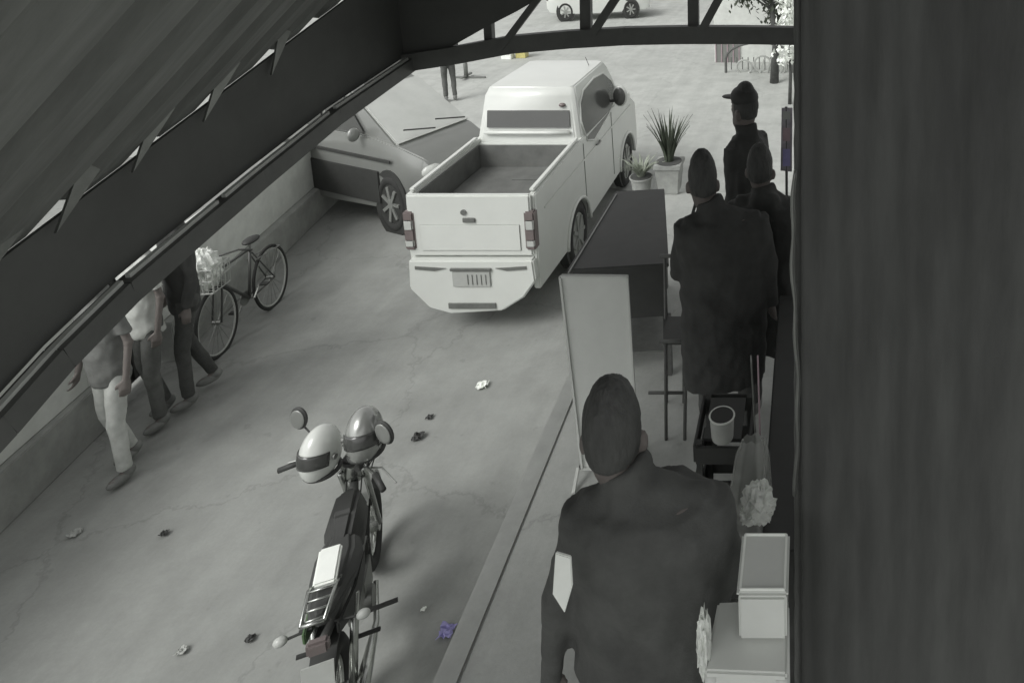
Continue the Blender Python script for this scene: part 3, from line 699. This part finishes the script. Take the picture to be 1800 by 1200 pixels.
def person(loc, rz, label, h=2.25, wd=1.0, lean=(0,0), stride=0, arms=None, tops='jacket', legs='jeans', shoes='shoe', hairm='hair',
           hairlen=0, head_off=(0,0), head_yaw=0, hood=False, short=False, long_coat=False, sleeves=True, bulk=1.0, headw=1.0, voxel=.016, cap=False, group=None, headh=1.0, collar=False):
    """facing +Y. zz scales heights; widths stay human"""
    T = thing('person', loc, label, 'person', rz, group); random.seed(len(label))
    z = lambda q: q*h/1.75
    lx, ly = lean
    def V(x, y, q):       # leaning grows with height
        t = max(0, (q-.9)/.7); return Vector((x*wd + lx*t, y + ly*t, z(q)))
    hs = h/1.75
    hips = V(0,0,.93)
    sh = [V(-.19,0,1.42), V(.19,0,1.42)]
    arms = arms or [None, None]
    el, wr = [], []
    for i, s in enumerate((-1,1)):
        a = arms[i]
        if a is None: el.append(V(s*.25,-.02,1.13)); wr.append(V(s*.27,.06,.88))
        else: el.append(V(*a[0])); wr.append(V(*a[1]))
    kn = [V(-.10, stride*.5+.03, .50), V(.11, -stride*.35+.05, .50)]
    an = [V(-.10, stride*.85-.02, .09), V(.12, -stride*.95-.03, .09 + (abs(stride)*.12))]
    hj = [V(-.09,0,.90), V(.09,0,.90)]
    nk = V(0,-.01,1.48) + Vector((head_off[0]*.55, head_off[1]*.5, 0)); hc = V(0,.02,1.63) + Vector((head_off[0], head_off[1], head_off[2] if len(head_off) > 2 else 0))
    # ---- body: one continuous skin
    b = MB()
    b.ell(hc, (.074*headw,.092*headw,.108*hs*headh), None, 24, 16)
    fr = Matrix.Rotation(head_yaw, 3, 'Z')
    hp = lambda x,y,q: hc + fr @ Vector((x*headw, y*headw, q*hs*headh))
    b.ell(hp(0,.035,-.055),(.052*headw,.060*headw,.062*hs), fr)      # jaw
    b.ell(hp(0,.098,-.012),(.013,.020,.024*hs), fr, 10, 8)            # nose
    b.ell(hp(0,.086,-.052),(.024,.012,.008*hs), fr, 10, 8)            # lips
    for s in (-1,1):
        b.ell(hp(s*.088,-.002,-.016),(.016,.024,.036*hs), fr, 10, 8)     # ears
        b.ell(hp(s*.032,.083,.030),(.020,.010,.007*hs), fr, 10, 8)    # brows
    b.tube([nk - Vector((0,.005,.05)), nk.lerp(hc,.45), hc + Vector((0,-.02,-.03))],[.068,.058,.056],14)
    def torso(mb, e=0, bot=.90):
        ch = [(bot,.155,.105),(1.0,.160,.11),(1.15,.155,.11),(1.30,.180,.120),(1.39,.178,.110),(1.44,.125,.09)]
        rings = []
        for q, a, c in ch:
            p = V(0,0,q); rings.append([p + Vector(((a*bulk*wd+e)*math.cos(t), (c*bulk+e)*math.sin(t), 0)) for t in [2*math.pi*i/20 for i in range(20)]])
        mb.loft(rings)
        mb.tube([sh[0]+Vector((0,0,-.02)), V(0,0,1.45), sh[1]+Vector((0,0,-.02))],[.05+e,.062+e,.05+e],12)
    torso(b, -.018)
    for i in (0,1):
        b.tube([sh[i]-Vector((0,0,.03)), el[i], wr[i]],[.034,.032,.026],12); b.ell(el[i],(.037,.037,.037))
        dv = (wr[i]-el[i]).normalized(); hand(b, wr[i], dv, Vector(((1 if i==0 else -1)*.5,.8,.1)), .7, 1.05)
        b.tube([hj[i], kn[i], an[i]],[.075,.050,.036],12); b.ell(kn[i],(.05,.05,.05))
        b.ell(an[i]+Vector((0,.06,-.03)),(.038,.10,.035))
    body = remesh(b, 'body', M['skin'], T, voxel=.011, it=2)
    # ---- eyes
    for s in (-1,1): MB().ell(hp(s*.031,.080,.012),(.013,.010,.009), fr, 10, 8).build('eye', M['plate'], body, smooth=True)
    # ---- hair
    b = MB()
    k = MB().ell(hp(0,-.016,.022),(.083*headw,.094*headw,.104*hs*headh), fr, 72, 40)
    keep = []
    b.add(k.v, k.f)
    if hairlen: b.tube([hp(0,-.05,.0), hp(0,-.075,-.08), hp(0,-.08,-.08-hairlen)],[.085*headw,.075*headw,.05*headw],16)
    hr = b.build('hair', M[hairm], body, smooth=True, merge=False)
    me = hr.data; bm = bmesh.new(); bm.from_mesh(me)
    inv = fr.inverted()
    for v in bm.verts:
        q = inv @ (v.co - hc)
        if q.y > .045*headw and q.z < .055*hs: v.co = v.co + fr @ Vector((0, -(q.y-.045*headw)*1.0, 0))
        if q.z < -.045*hs and not hairlen: v.co.z += (-.045*hs - q.z)*.7
        v.co += (v.co-hc).normalized() * (noise.noise(Vector((v.co.x*120, v.co.y*120, v.co.z*14)))*.005 + noise.noise(v.co*55)*.003 + noise.noise(v.co*14)*.006)
    bm.to_mesh(me); bm.free()
    if cap:
        b = MB().ell(hp(0,-.005,.055),(.092*headw,.106*headw,.075*hs), fr, 24, 12); b.ell(hp(0,.12,.045),(.065,.075,.012), fr)
        b.build('cap', M[cap], body, smooth=True)
    # ---- top
    b = MB(); torso(b, .022, .80 if not long_coat else .50)
    for i in (0,1):
        e_ = el[i]; w_ = wr[i]
        if short: b.tube([sh[i], sh[i].lerp(e_, .75)],[.066,.060],14)
        else:
            b.tube([sh[i], sh[i].lerp(e_,.5), e_, e_.lerp(w_,.5), e_.lerp(w_,.97)],[.070*bulk**.5,.066,.058,.052,.042],14); b.ell(e_,(.058,.058,.058))
    b.tube([V(0,-.03,1.38), nk+Vector((0,-.01,-.04)), nk.lerp(hc,.36)],[.135,.100,.086],18); b.tube([nk.lerp(hc,.16), nk.lerp(hc,.42)],[.097,.094],18)
    if hood: b.ell(V(0,-.085,1.47),(.12,.07,.075*hs))
    remesh(b, 'top', M[tops], body, voxel=voxel, it=4, disp=.016, dscale=9)
    # ---- trousers
    b = MB()
    b.loft([[V(0,0,q) + Vector((a*wd*math.cos(t), c*math.sin(t), 0)) for t in [2*math.pi*i/20 for i in range(20)]] for q,a,c in [(.80,.165,.118),(.90,.168,.12),(.98,.16,.113)]])
    for i in (0,1): b.tube([hj[i]+Vector((0,0,-.01)), kn[i], an[i]+Vector((0,0,.03))],[.094,.068,.056],14); b.ell(kn[i],(.069,.069,.069))
    remesh(b, 'trousers', M[legs], body, voxel=voxel, it=4, disp=.009, dscale=8)
    for i in (0,1):
        b = MB().ell(an[i]+Vector((0,.055,-.045)),(.046,.115,.050)); b.ell(an[i]+Vector((0,-.02,-.005)),(.05,.06,.06))
        for v in b.v: v.z = max(v.z, an[i].z - .09*1.0)
        b.build('shoe', M[shoes], body, smooth='auto')
    return T

# foreground man seen from behind; metric: 500 px per metre at his head
fa = aty(1148, 1100, 2.30)
PA = person((fa.x, 2.30, P), R(4), 'man in a dark bulky jacket with short black hair, nearest the camera, back turned', h=2.26, wd=1.22, bulk=1.42, headw=1.28, headh=1.55,
       head_off=(-.125,.04,-.03), tops='jacket', collar=True, arms=[((-.27,-.04,1.15),(-.335,.02,.80)), ((.25,.02,1.14),(.20,.22,.98))])
# standing men farther along the terrace
PB = person((aty(1272, 500, 4.5).x, 4.5, P), R(12), 'dark clothed man standing with his back turned, middle of the terrace', h=2.30, wd=1.28, bulk=1.35, headw=1.15, headh=1.5,
       tops='jacketb', legs='jeans', head_off=(-.12,.05,-.02), hairm='hair', arms=[((-.24,.04,1.14),(-.16,.26,1.02)), None], long_coat=True, collar=True)
PC = person((aty(1350, 500, 4.85).x, 4.95, P), R(-8), 'man in a charcoal hoodie standing right behind the middle man, beside the tarpaulin', h=2.18, wd=1.2, bulk=1.45, tops='jacketc', hood=True, headw=1.15, headh=1.4, head_off=(-.06,0), long_coat=True)
PD = person((aty(1312, 250, 5.9).x, 5.9, P), R(60), 'tallest man at the far end of the terrace wearing a dark cap, turned sideways', h=2.36, wd=1.05, bulk=1.2, tops='jacketb', cap='trim', headw=1.2, headh=1.5)
# walkers by the street wall, heads hidden behind the roof edge
def street_person(px, py, **k):
    p = at(px, py, 0); return person((p.x, p.y, 0), **k)
street_person(352, 700, rz=R(150), label='walker in all dark clothes by the gap in the wall, next to the bicycle', h=2.35, tops='jacketc', legs='jeans', stride=.16, wd=.95)
street_person(287, 742, rz=R(165), label='walker in a white shirt and dark trousers, middle of the three by the wall', h=2.25, tops='shirtw', legs='trou', stride=.10, short=True, wd=.95)
street_person(226, 830, rz=R(170), label='walker in pale trousers and a grey shirt, nearest of the three by the wall', h=2.15, tops='shirtg', legs='troul', stride=.12, short=True)
# ================================================================ TERRACE FURNITURE
def crumple(b, c, rad, seed, amp=.45, n=26, m=18):
    c = Vector(c); k = MB().ell((0,0,0), (1,1,1), None, n, m); o = Vector((seed*7.3, seed*1.7, 0))
    for v in k.v:
        q = v*2.1 + o; d = 1 + amp*(.6 - 1.8*abs(noise.noise(q))) + amp*.6*(.3-abs(noise.noise(q*2.7))) + .12*noise.noise(q*7)
        v.x *= d*rad[0]; v.y *= d*rad[1]; v.z *= d*rad[2]
    return b.add([v + c for v in k.v], k.f)

# dark counter table
tz = 2.42
cpts = [at(997, 481, tz), at(1176, 470, tz), at(1168, 337, tz), at(1082, 342, tz)]
ctr = sum(cpts, Vector())/4
T = thing('counter_table', (ctr.x, ctr.y, P), 'dark topped table with closed dark front behind the white standing board', 'table')
MB().prism(cpts, (0,0,.035)).build('tabletop', M['counter'], T, bevel=.006, world=True)
ins = [ctr + (p-ctr)*.93 for p in cpts]
MB().prism([(p.x,p.y,1.95) for p in ins], (0,0,tz-1.95-.002)).build('apron', M['counter'], T, bevel=.004, world=True)
for p in ins:
    q = ctr + (p-ctr)*.97
    MB().bar((q.x,q.y,P),(q.x,q.y,1.948),.06).build('leg', M['steel'], T, world=True)
MB().prism([(p.x,p.y,1.62) for p in ins], (0,0,.02)).build('shelf', M['chrome_d'], T, world=True)
e = [at(997,481,tz+.036), at(1082,342,tz+.036)]
MB().bar(e[0]+Vector((.01,0,.004)), e[1]+Vector((.01,0,.004)), .012, .01).build('edge_trim', M['chrome_d'], T, world=True)
# white standing board
yb_ = 4.35
bp = lambda x,y,d=0: aty(x, y, yb_+d)
T = thing('standing_board', (bp(1060,900).x, yb_, P), 'blank white standing board on splayed thin legs, in front of the dark table', 'board')
MB().prism([bp(1024,822), bp(1124,822), bp(1103,486), bp(985,485)], (0,.028,0)).build('panel', M['board'], T, world=True, bevel=.003)
fr = MB()
for a,b_ in [((985,485),(1103,486)),((985,485),(1024,822)),((1103,486),(1124,822)),((1024,822),(1124,822))]:
    fr.bar(bp(*a)+Vector((0,-.008,0)), bp(*b_)+Vector((0,-.008,0)), .014, .014)
fr.build('frame', M['plastic'], T, world=True)
gz = lambda v: Vector((v.x, v.y, P))
MB().bar(bp(1016,822,.01), gz(bp(1010,900,-.12)), .02).build('leg', M['plastic'], T, world=True)
MB().bar(bp(1020,822,.04), gz(bp(1046,900,.30)), .02).build('leg', M['steel'], T, world=True)
MB().bar(bp(1118,822,.01), gz(bp(1124,900,-.12)), .02).build('leg', M['plastic'], T, world=True)
MB().bar(bp(1118,822,.04), gz(bp(1140,900,.30)), .02).build('leg', M['steel'], T, world=True)
# filled bag in the bicycle basket
bt_ = [o for o in C.objects if o.name == 'bicycle'][0]
bpz = bt_.location + Matrix.Rotation(bt_.rotation_euler.z,3,'Z') @ Vector((0,.565,0))
T = thing('shopping_bag', (bpz.x,bpz.y,.93), 'pale stuffed shopping bag sitting in the bicycle basket', 'bag')
b = MB(); crumple(b, (0,0,.20), (.15,.14,.22), 12, .35); b.build('bag_film', M['foil'], T, merge=False)
# tall metal chair between board and standing man
yc = 4.75
T = thing('metal_chair', (aty(1195,800,yc).x, yc, P), 'thin framed dark metal chair between the white board and the standing man', 'chair')
cx = lambda x,y,d=0: aty(x,y,yc+d)
L1 = [(cx(1169,450,.35), gz(cx(1176,820,.35))), (cx(1202,450,.35), gz(cx(1206,820,.35))), (cx(1170,600,0), gz(cx(1176,900,-.04))), (cx(1206,600,0), gz(cx(1208,900,-.04)))]
for a,b_ in L1: MB().tube([a,b_],.013,8).build('leg', M['steel'], T, world=True, smooth=True)
for (y,d) in ((450,.35),(600,0)):
    MB().tube([cx(1160,y,d), cx(1212,y,d)],.016,8).build('rail', M['steel'], T, world=True, smooth=True)
for (y,d) in ((690,.0),(760,.35)):
    MB().tube([cx(1140 if d==0 else 1171,y,d), cx(1206,y,d)],.012,8).build('stretcher', M['steel'], T, world=True, smooth=True)
MB().hexa([cx(1166,606,0),cx(1210,606,0),cx(1208,560,.38),cx(1166,560,.38)]+[p+Vector((0,0,.02)) for p in (cx(1166,606,0),cx(1210,606,0),cx(1208,560,.38),cx(1166,560,.38))]).build('seat', M['counter'], T, world=True)
MB().tube([cx(1200,452,.35), cx(1203,430,.36), cx(1226,345,.5)],.013,8).build('arm', M['steel'], T, world=True, smooth=True)
# white table with foam box at the right
ty = 2.05
T = thing('white_table', (aty(1320,1150,ty).x, ty, P), 'white plastic table in the lower right corner by the tarpaulin', 'table')
zt = aty(1300, 1120, ty).z
q = [at(1238,1192,zt), at(1384,1198,zt), at(1386,1062,zt), at(1262,1068,zt)]
MB().prism(q, (0,0,.03)).build('tabletop', M['plastic'], T, bevel=.008, world=True)
qc = sum(q, Vector())/4
for p in q:
    r_ = qc + (p-qc)*.86; MB().tube([Vector((r_.x,r_.y,zt)), Vector((r_.x+(p-qc).x*.1,r_.y,P))],[.022,.016],10).build('leg', M['plastic'], T, world=True, smooth=True)
MB().prism([qc+(p-qc)*.94 - Vector((0,0,.07)) for p in q], (0,0,.068)).build('apron', M['plastic'], T, world=True)
# foam box
zb = zt + .034
b1 = at(1296,1128,zb); b2 = at(1386,1130,zb)
yb1 = b1.y; top = aty(1340, 1052, yb1).z
hgt = top - zb
dp = at(1298, 936, top+.02).y - yb1
T = thing('foam_box', ((b1.x+b2.x)/2, yb1+dp/2, zb), 'white foam box with a lid on the white table beside the tarpaulin', 'box')
cxm = (b1.x+b2.x)/2; w_ = b2.x-b1.x
MB().box((0,0,hgt/2-.001),(w_*.94,dp*.94,hgt-.002)).build('box_body', M['plastic'], T, bevel=.008)
MB().box((0,0,hgt+.011),(w_,dp,.022)).build('lid', M['plastic'], T, bevel=.008)
lw = MB()
for (a,c,d,e_) in ((-w_/2+.012,0,.008,dp-.02),(w_/2-.012,0,.008,dp-.02),(0,-dp/2+.012,w_-.02,.008),(0,dp/2-.012,w_-.02,.008)): lw.box((a,c,hgt+.025),(d,e_,.008))
lw.build('lid_rim', M['paper'], T, bevel=.002)
# bottle lying at table's left
bo = at(1243,1180,zt+.04); bt = at(1232,1080,zt+.12)
T = thing('crumpled_bag', bo, 'crumpled pale plastic bag at the left edge of the white table', 'bag')
b = MB()
crumple(b, bo.lerp(bt,.5), (.020,.035,.11), 3, .5)
b.build('bag_film', M['foil'], T, world=True, merge=False)
# mug held by the standing man
mg = aty(1270, 768, 3.2)
T = thing('paper_cup', mg, 'pale paper cup standing on the dark crate behind the nearest man', 'cup')
hgt = .125
MB().tube([(0,0,0),(0,0,.01),(0,0,hgt)],[.054,.056,.062],24).build('cup_wall', M['mug'], T, smooth='auto')
MB().torus((0,0,hgt),.062,.005,'Z',24,6).build('rim', M['paper'], T, smooth=True)
MB().disc((0,0,hgt+.0015),.057,.004,'Z').build('drink', M['trim'], T)
# dark crate carrying the cup, behind the near man
T = thing('crate', (mg.x+.0, 3.34, P), 'dark slatted crate standing on end under the pale cup', 'crate')
hh = mg.z-P-.002
for sx in (-1,1):
    for sy in (-1,1): MB().box((sx*.115,sy*.165,hh/2),(.03,.03,hh)).build('corner_post', M['jeans'], T)
for k in range(7):
    z_ = .06+k*(hh-.12)/6
    for s in (-1,1):
        MB().box((0,s*.188,z_),(.262,.014,.10)).build('slat', M['counter'], T, bevel=.003)
        MB().box((s*.138,0,z_),(.014,.36,.10)).build('slat', M['counter'], T, bevel=.003)
MB().box((0,0,hh-.008),(.19,.296,.016)).build('top_board', M['counter'], T)
# clear bag with foil bundle
fb = aty(1330, 935, 2.75)
T = thing('clear_bag', fb, 'clear plastic bag hanging in folds above the foil bundle', 'bag')
rings = []
for k,(px,py,w) in enumerate([(1325,770,20),(1322,800,30),(1318,860,38),(1312,910,42),(1318,932,40)]):
    c = aty(px,py,2.8); rr = w/1250*3.0
    rings.append([c + Vector((rr*math.cos(t)*(1+.12*math.sin(t*7+k)), rr*.55*math.sin(t)*(1+.12*math.sin(t*5)), .008*math.sin(t*6+k))) for t in [2*math.pi*i/36 for i in range(36)]])
MB().loft(rings, cap=False).build('film', M['film'], T, world=True, smooth=True)
fo = aty(1325, 915, 2.6)
b = MB(); random.seed(3)
crumple(b, aty(1334, 882, 2.6), (.058,.05,.075), 5, .6)
crumple(b, aty(1318, 906, 2.57), (.035,.03,.03), 9, .5)
T = thing('foil_bundle', fo - Vector((0,0,.04)), 'crumpled shiny foil bundle above the white foam box', 'foil')
b.build('crumpled_foil', M['foil'], T, world=True, merge=False)
# long dark cabinet along the tarpaulin carries bag and foil
sh_z = aty(1325, 940, 2.7).z
xa, xb = aty(1338, 940, 2.6).x, x0 + .02
T = thing('cabinet', ((xa+xb)/2, 3.60, P), 'long dark cabinet running along the tarpaulin behind the foil bundle', 'cabinet')
cw = xb-xa; ch = sh_z-P-.03
MB().box((0,0,ch/2+.03),(cw*.94,1.86,ch-.06)).build('carcass', M['jeans'], T, bevel=.006)
MB().box((0,0,ch+.015),(cw,1.95,.028)).build('worktop', M['counter'], T, bevel=.005)
for k in range(4):
    dr = MB().box((-cw*.47-.008,-.70+k*.465,ch/2+.03),(.014,.44,ch-.12)).build('door', M['counter'], T, bevel=.004)
    MB().tube([(-cw*.47-.03,-.52+k*.465,ch*.62),(-cw*.47-.03,-.52+k*.465,ch*.74)],.007,6).build('handle', M['chrome_d'], dr)
# folded paper at the near man's elbow
pa_ = aty(986, 1022, 2.18)
k = [aty(976,972,2.02), aty(1003,980,2.03), aty(1006,1030,2.03), aty(992,1078,2.02), aty(971,1045,2.01)]
T = thing('paper_napkin', pa_, 'folded white paper held at the left elbow of the nearest man', 'paper')
MB().prism(k, (0,.012,0)).build('folded_sheet', M['paper'], T, world=True, bevel=.003)
# strings of coloured cords by the tarpaulin
for (x0_,x1_,m_,lb,k_) in [(1320,1328,'chrome_d','pale thin cord hanging behind the clear bag','cord'),(1332,1336,'pink','reddish thin cord hanging to the right of the pale cord','cord')]:
    b = MB().tube([aty(x0_+(x1_-x0_)*t, 625+140*t, 3.0) for t in [i/8 for i in range(9)]], .0045, 6)
    tag(b.build('loose_cord', M[m_], smooth=True), lb, k_)

# ================================================================ PLANTS
def planter(px, py, z, r, h, label, hp, n, seed, leafm='leaf', spread=.5, pot=True, arch=.3):
    c = at(px, py, z); T = thing('potted_plant', (c.x, c.y, z), label, 'plant'); random.seed(seed)
    T['group'] = 'potted plants at the end of the terrace'
    if pot: b = MB().loft([[(sx*q,sy*q,zz) for sx,sy in ((-1,-1),(1,-1),(1,1),(-1,1))] for q,zz in ((r*.72,0),(r*.92,h*.86),(r*1.02,h*.86),(r*1.02,h))])
    else: b = MB().tube([(0,0,0),(0,0,.02),(0,0,h*.93),(0,0,h*.93),(0,0,h)],[r*.75,r*.78,r*.95,r*1.06,r*1.06],24)
    b.build('pot', M['clay'], T, smooth='auto', bevel=.008 if pot else 0)
    MB().disc((0,0,h+.002),r*.95,.01,'Z').build('soil', M['bark'], T)
    b = MB()
    for k in range(n):
        a = random.uniform(0, 6.28); L = hp*random.uniform(.6,1.05); sp = spread*random.uniform(.2,1)*L
        w = .018*random.uniform(.8,1.4); d = Vector((math.cos(a), math.sin(a), 0)); s_ = Vector((-d.y, d.x, 0))
        p0 = Vector((0,0,h)) + d*r*.3; vs = []
        for i in range(6):
            t = i/5; p = p0 + d*sp*(t**1.6) + Vector((0,0,L*(t - arch*t*t))); ww = w*(1-t)**.7*(.6+t if t<.4 else 1)
            vs += [p - s_*ww, p + s_*ww + Vector((0,0,.004))]
        b.add(vs, [(2*i,2*i+1,2*i+3,2*i+2) for i in range(5)])
    o = b.build('leaves', M[leafm], T)
    md = o.modifiers.new('t','SOLIDIFY'); md.thickness = .002
    return T
planter(1178, 335, P+.002, .18, .42, 'spiky dracaena in a square pale pot at the far end of the terrace', .75, 60, 4, spread=.45, arch=.1)
planter(1128, 337, P+.002, .15, .22, 'low pale bushy plant in a small pot, left of the spiky one', .32, 80, 5, leafm='leafp', spread=1.0, pot=False)

def tree(loc, hgt, cr, label, seed, n=900, squash=1.0):
    T = thing('tree', loc, label, 'tree'); random.seed(seed)
    b = MB().tube([(0,0,0),(.05,0,hgt*.3),(-.04,.05,hgt*.6),(0,0,hgt*.85)],[.13,.10,.07,.03],10)
    ends = []
    for k in range(9):
        a = random.uniform(0,6.28); z0 = hgt*random.uniform(.35,.75); q = Vector((math.cos(a),math.sin(a),0)) * cr*random.uniform(.5,.9)
        e_ = Vector((q.x,q.y,z0+cr*random.uniform(.3,.9))); b.tube([(0,0,z0),(q.x*.5,q.y*.5,z0+.25*cr),e_],[.04,.028,.012],6); ends.append(e_)
    b.build('trunk', M['bark'], T, smooth=True)
    b = MB()
    cl = ends + [e_ + Vector([random.uniform(-.4,.4)*cr for _ in range(3)]) for e_ in ends for _ in range(2)]
    for k in range(n):
        c = random.choice(cl) + Vector([random.gauss(0,.17)*cr for _ in range(3)]); s_ = random.uniform(.05,.11)
        m3 = Matrix.Rotation(random.uniform(0,6.28),3,'Z') @ Matrix.Rotation(random.uniform(0,3.1),3,'X')
        b.add([c + m3 @ Vector(v) for v in [(-s_*.5,0,0),(0,-s_,0),(s_*.5,0,0),(0,s_,0)]], [(0,1,2,3)])
    b.build('crown', M['leaf'], T, merge=False)
tb = at(1392, 190, 0)
tree((tb.x-.55, 19.5, 0), 3.6, 1.15, 'bushy tree beside the gate at the right end of the street', 11, 2600)

# ================================================================ FAR BUILDINGS AND STREET ITEMS
# pale house wall with a window and a scrolled iron gate at the right, beyond the terrace
hy = 21.0
ha = aty(1250, 118, hy); hb2 = aty(1312, 118, hy)
T = thing('house_front', (at(1200,66,0).x+3, 22, 0), 'pale house front with a barred window at the top right, beyond the standing men', 'house')
xw0 = aty(1256,60,22).x
MB().box(((xw0+6)/2-T.location.x, 0, 2.6),((6-xw0),.25,5.2)).build('wall', M['wallp'], T, bevel=.01)
wz1 = aty(1280,72,21.8).z; wz0 = aty(1280,116,21.8).z; wx0 = aty(1258,90,21.8).x; wx1 = aty(1299,90,21.8).x
wi = MB().box(((wx0+wx1)/2-T.location.x, -.14, (wz0+wz1)/2),(wx1-wx0,.03,wz1-wz0)).build('window', M['silver'], T)
MB().box(((wx0+wx1)/2-T.location.x, -.19, wz0-.05),(wx1-wx0+.2,.14,.09)).build('sill', M['white'], wi, bevel=.01)
b = MB()
for k in range(5): b.bar((wx0+(wx1-wx0)*k/4-T.location.x,-.17,wz0),(wx0+(wx1-wx0)*k/4-T.location.x,-.17,wz1),.025)
b.build('window_bars', M['pink'], wi)
T = thing('iron_gate', (aty(1335,130,20.6).x, 20.6, 0), 'dark scrolled iron gate to the right of the barred window', 'gate')
b = MB(); wq = 1.0
top = aty(1335,75,20.6).z
b.tube([(-wq,0,0),(-wq,0,top-.5)]+[(-wq*math.cos(a),0,top-.5+.5*math.sin(a)) for a in [math.pi*i/10 for i in range(1,10)]]+[(wq,0,top-.5),(wq,0,0)],.04,8)
for k in range(1,12): x = -wq+2*wq*k/12; b.bar((x,0,.1),(x,0,top-.45),.025)
b.build('gate_bars', M['steel'], T, smooth='auto')
b = MB()
for (cx_,cz_,r_) in [(-.45,top-.75,.22),(.1,top-.65,.25),(.55,top-.8,.2),(-.1,top-1.15,.2)]: b.torus((cx_,-.03,cz_),r_,.03,'Y',24,6)
for k in range(4): b.bar((-.1+.2*k,-.05,top-1.3),(.15+.2*k,-.05,top-.5),.05)
b.build('scroll_work', M['plate'], T, smooth='auto')
# printed banner at the tarpaulin's far edge
yb3 = 5.9
c = [aty(1372,300,yb3), aty(1392,302,yb3), aty(1393,190,yb3), aty(1374,190,yb3)]
T = thing('banner', (c[0].x, yb3, P), 'narrow printed banner with faded coloured patches hanging beside the dark men', 'banner')
MB().prism(c, (0,.01,0)).build('cloth', M['banner'], T, world=True)
for (y0_,y1_,m_) in [(225,248,'pink'),(262,292,'blue'),(196,210,'plate')]:
    MB().prism([aty(1376,y1_,yb3-.004),aty(1389,y1_,yb3-.004),aty(1389,y0_,yb3-.004),aty(1376,y0_,yb3-.004)], (0,-.003,0)).build('printed_patch', M[m_], T, world=True)
MB().tube([aty(1382,188,yb3+.01), Vector((aty(1382,188,yb3).x, yb3+.01, P))],.012,8).build('pole', M['steel'], T, world=True)
# pale flowered shrub in the far right corner
pc = at(1390,150,0)
T = thing('shrub', (aty(1388,100,17.5).x, 17.5, 0), 'pale flowering shrub in the far right corner under the beam', 'shrub'); random.seed(21)
b = MB()
for k in range(700):
    c = Vector((random.gauss(0,.16), random.gauss(0,.2), random.uniform(1.1,2.9))); s_ = random.uniform(.04,.09)
    m3 = Matrix.Rotation(random.uniform(0,6.28),3,'Z') @ Matrix.Rotation(random.uniform(0,3.1),3,'X')
    b.add([c + m3 @ Vector(v) for v in [(-s_*.6,0,0),(0,-s_,0),(s_*.6,0,0),(0,s_,0)]], [(0,1,2,3)])
b.build('blossom', M['paper'], T, merge=False)
MB().tube([(0,0,0),(.02,0,.8),(-.03,.02,1.8),(.02,0,2.6)],[.05,.04,.03,.01],8).build('stem', M['bark'], T, smooth=True)
# sign post and boxes in the middle distance, left of the pickup cab
sp = at(820, 138, 0)
T = thing('barrier_post', (sp.x, sp.y, 0), 'slim grey post on a crossed foot standing in the street left of the pickup cab', 'post')
MB().tube([(0,0,0),(0,0,.75)],.06,10).build('pole', M['chrome_d'], T, smooth=True)
MB().bar((-.35,0,.03),(.55,0,.03),.07,.05).build('foot', M['chrome_d'], T); MB().bar((0,-.3,.085),(0,.3,.085),.07,.05).build('foot', M['chrome_d'], T)
for (px,py,m_,lb) in [(893,103,'paper','white box with a pink side standing on the street under the end beam'),(918,101,'yellow','small yellowish box right of the white one on the far street')]:
    p = at(px,py,0); T = thing('carton', (p.x,p.y,0), lb, 'box')
    MB().box((0,0,.25),(.32,.3,.5)).build('carton_body', M[m_], T, bevel=.01)
    if m_ == 'paper': MB().box((.05,-.157,.28),(.14,.01,.24)).build('printed_face', M['pink'], T)
# person-like walker behind the silver car
street_person(792, 178, rz=R(30), label='small dark figure standing beyond the silver car', h=2.2, tops='jacketc', legs='trou', wd=.95)
# litter
def scrap(px, py, s, m_, name, label, cat, seed):
    p = at(px, py, 0); random.seed(seed); b = MB()
    T = thing(name, (p.x,p.y,0), label, cat, 0, 'scraps of litter on the street')
    s *= .8; n = 7; vs=[]
    for j in range(n):
        for i in range(n): vs.append(((i/(n-1)-.5)*s*random.uniform(.8,1.15), (j/(n-1)-.5)*s*random.uniform(.8,1.15), .012+random.uniform(0,.35)*s))
    b.add(vs, [(j*n+i,j*n+i+1,(j+1)*n+i+1,(j+1)*n+i) for j in range(n-1) for i in range(n-1)])
    o = b.build('crumpled_sheet', M[m_], T); md = o.modifiers.new('t','SOLIDIFY'); md.thickness=.004
scrap(848,680,.15,'paper','litter','crumpled white paper cup on the street behind the pickup','litter',1)
scrap(786,1112,.13,'blue','litter','bluish white crumpled wrapper at the foot of the terrace kerb','litter',2)
scrap(735,770,.13,'trim','litter','dark scrap lying to the right of the motorcycle','litter',3)
scrap(131,940,.10,'plate','litter','small pale scrap on the street near the lower left','litter',4)
scrap(289,940,.07,'trim','litter','tiny dark speck of litter right of the small pale scrap','litter',5)
scrap(320,1147,.08,'plate','litter','pale scrap at the bottom of the street, left of the motorcycle','litter',6)
scrap(440,1125,.07,'trim','litter','tiny dark scrap close to the bottom, between pale scrap and motorcycle','litter',7)
scrap(755,735,.08,'trim','litter','dark fragment just above the dark scrap near the motorcycle','litter',8)
scrap(745,1073,.04,'paper','litter','tiny white chip left of the bluish wrapper','litter',9)
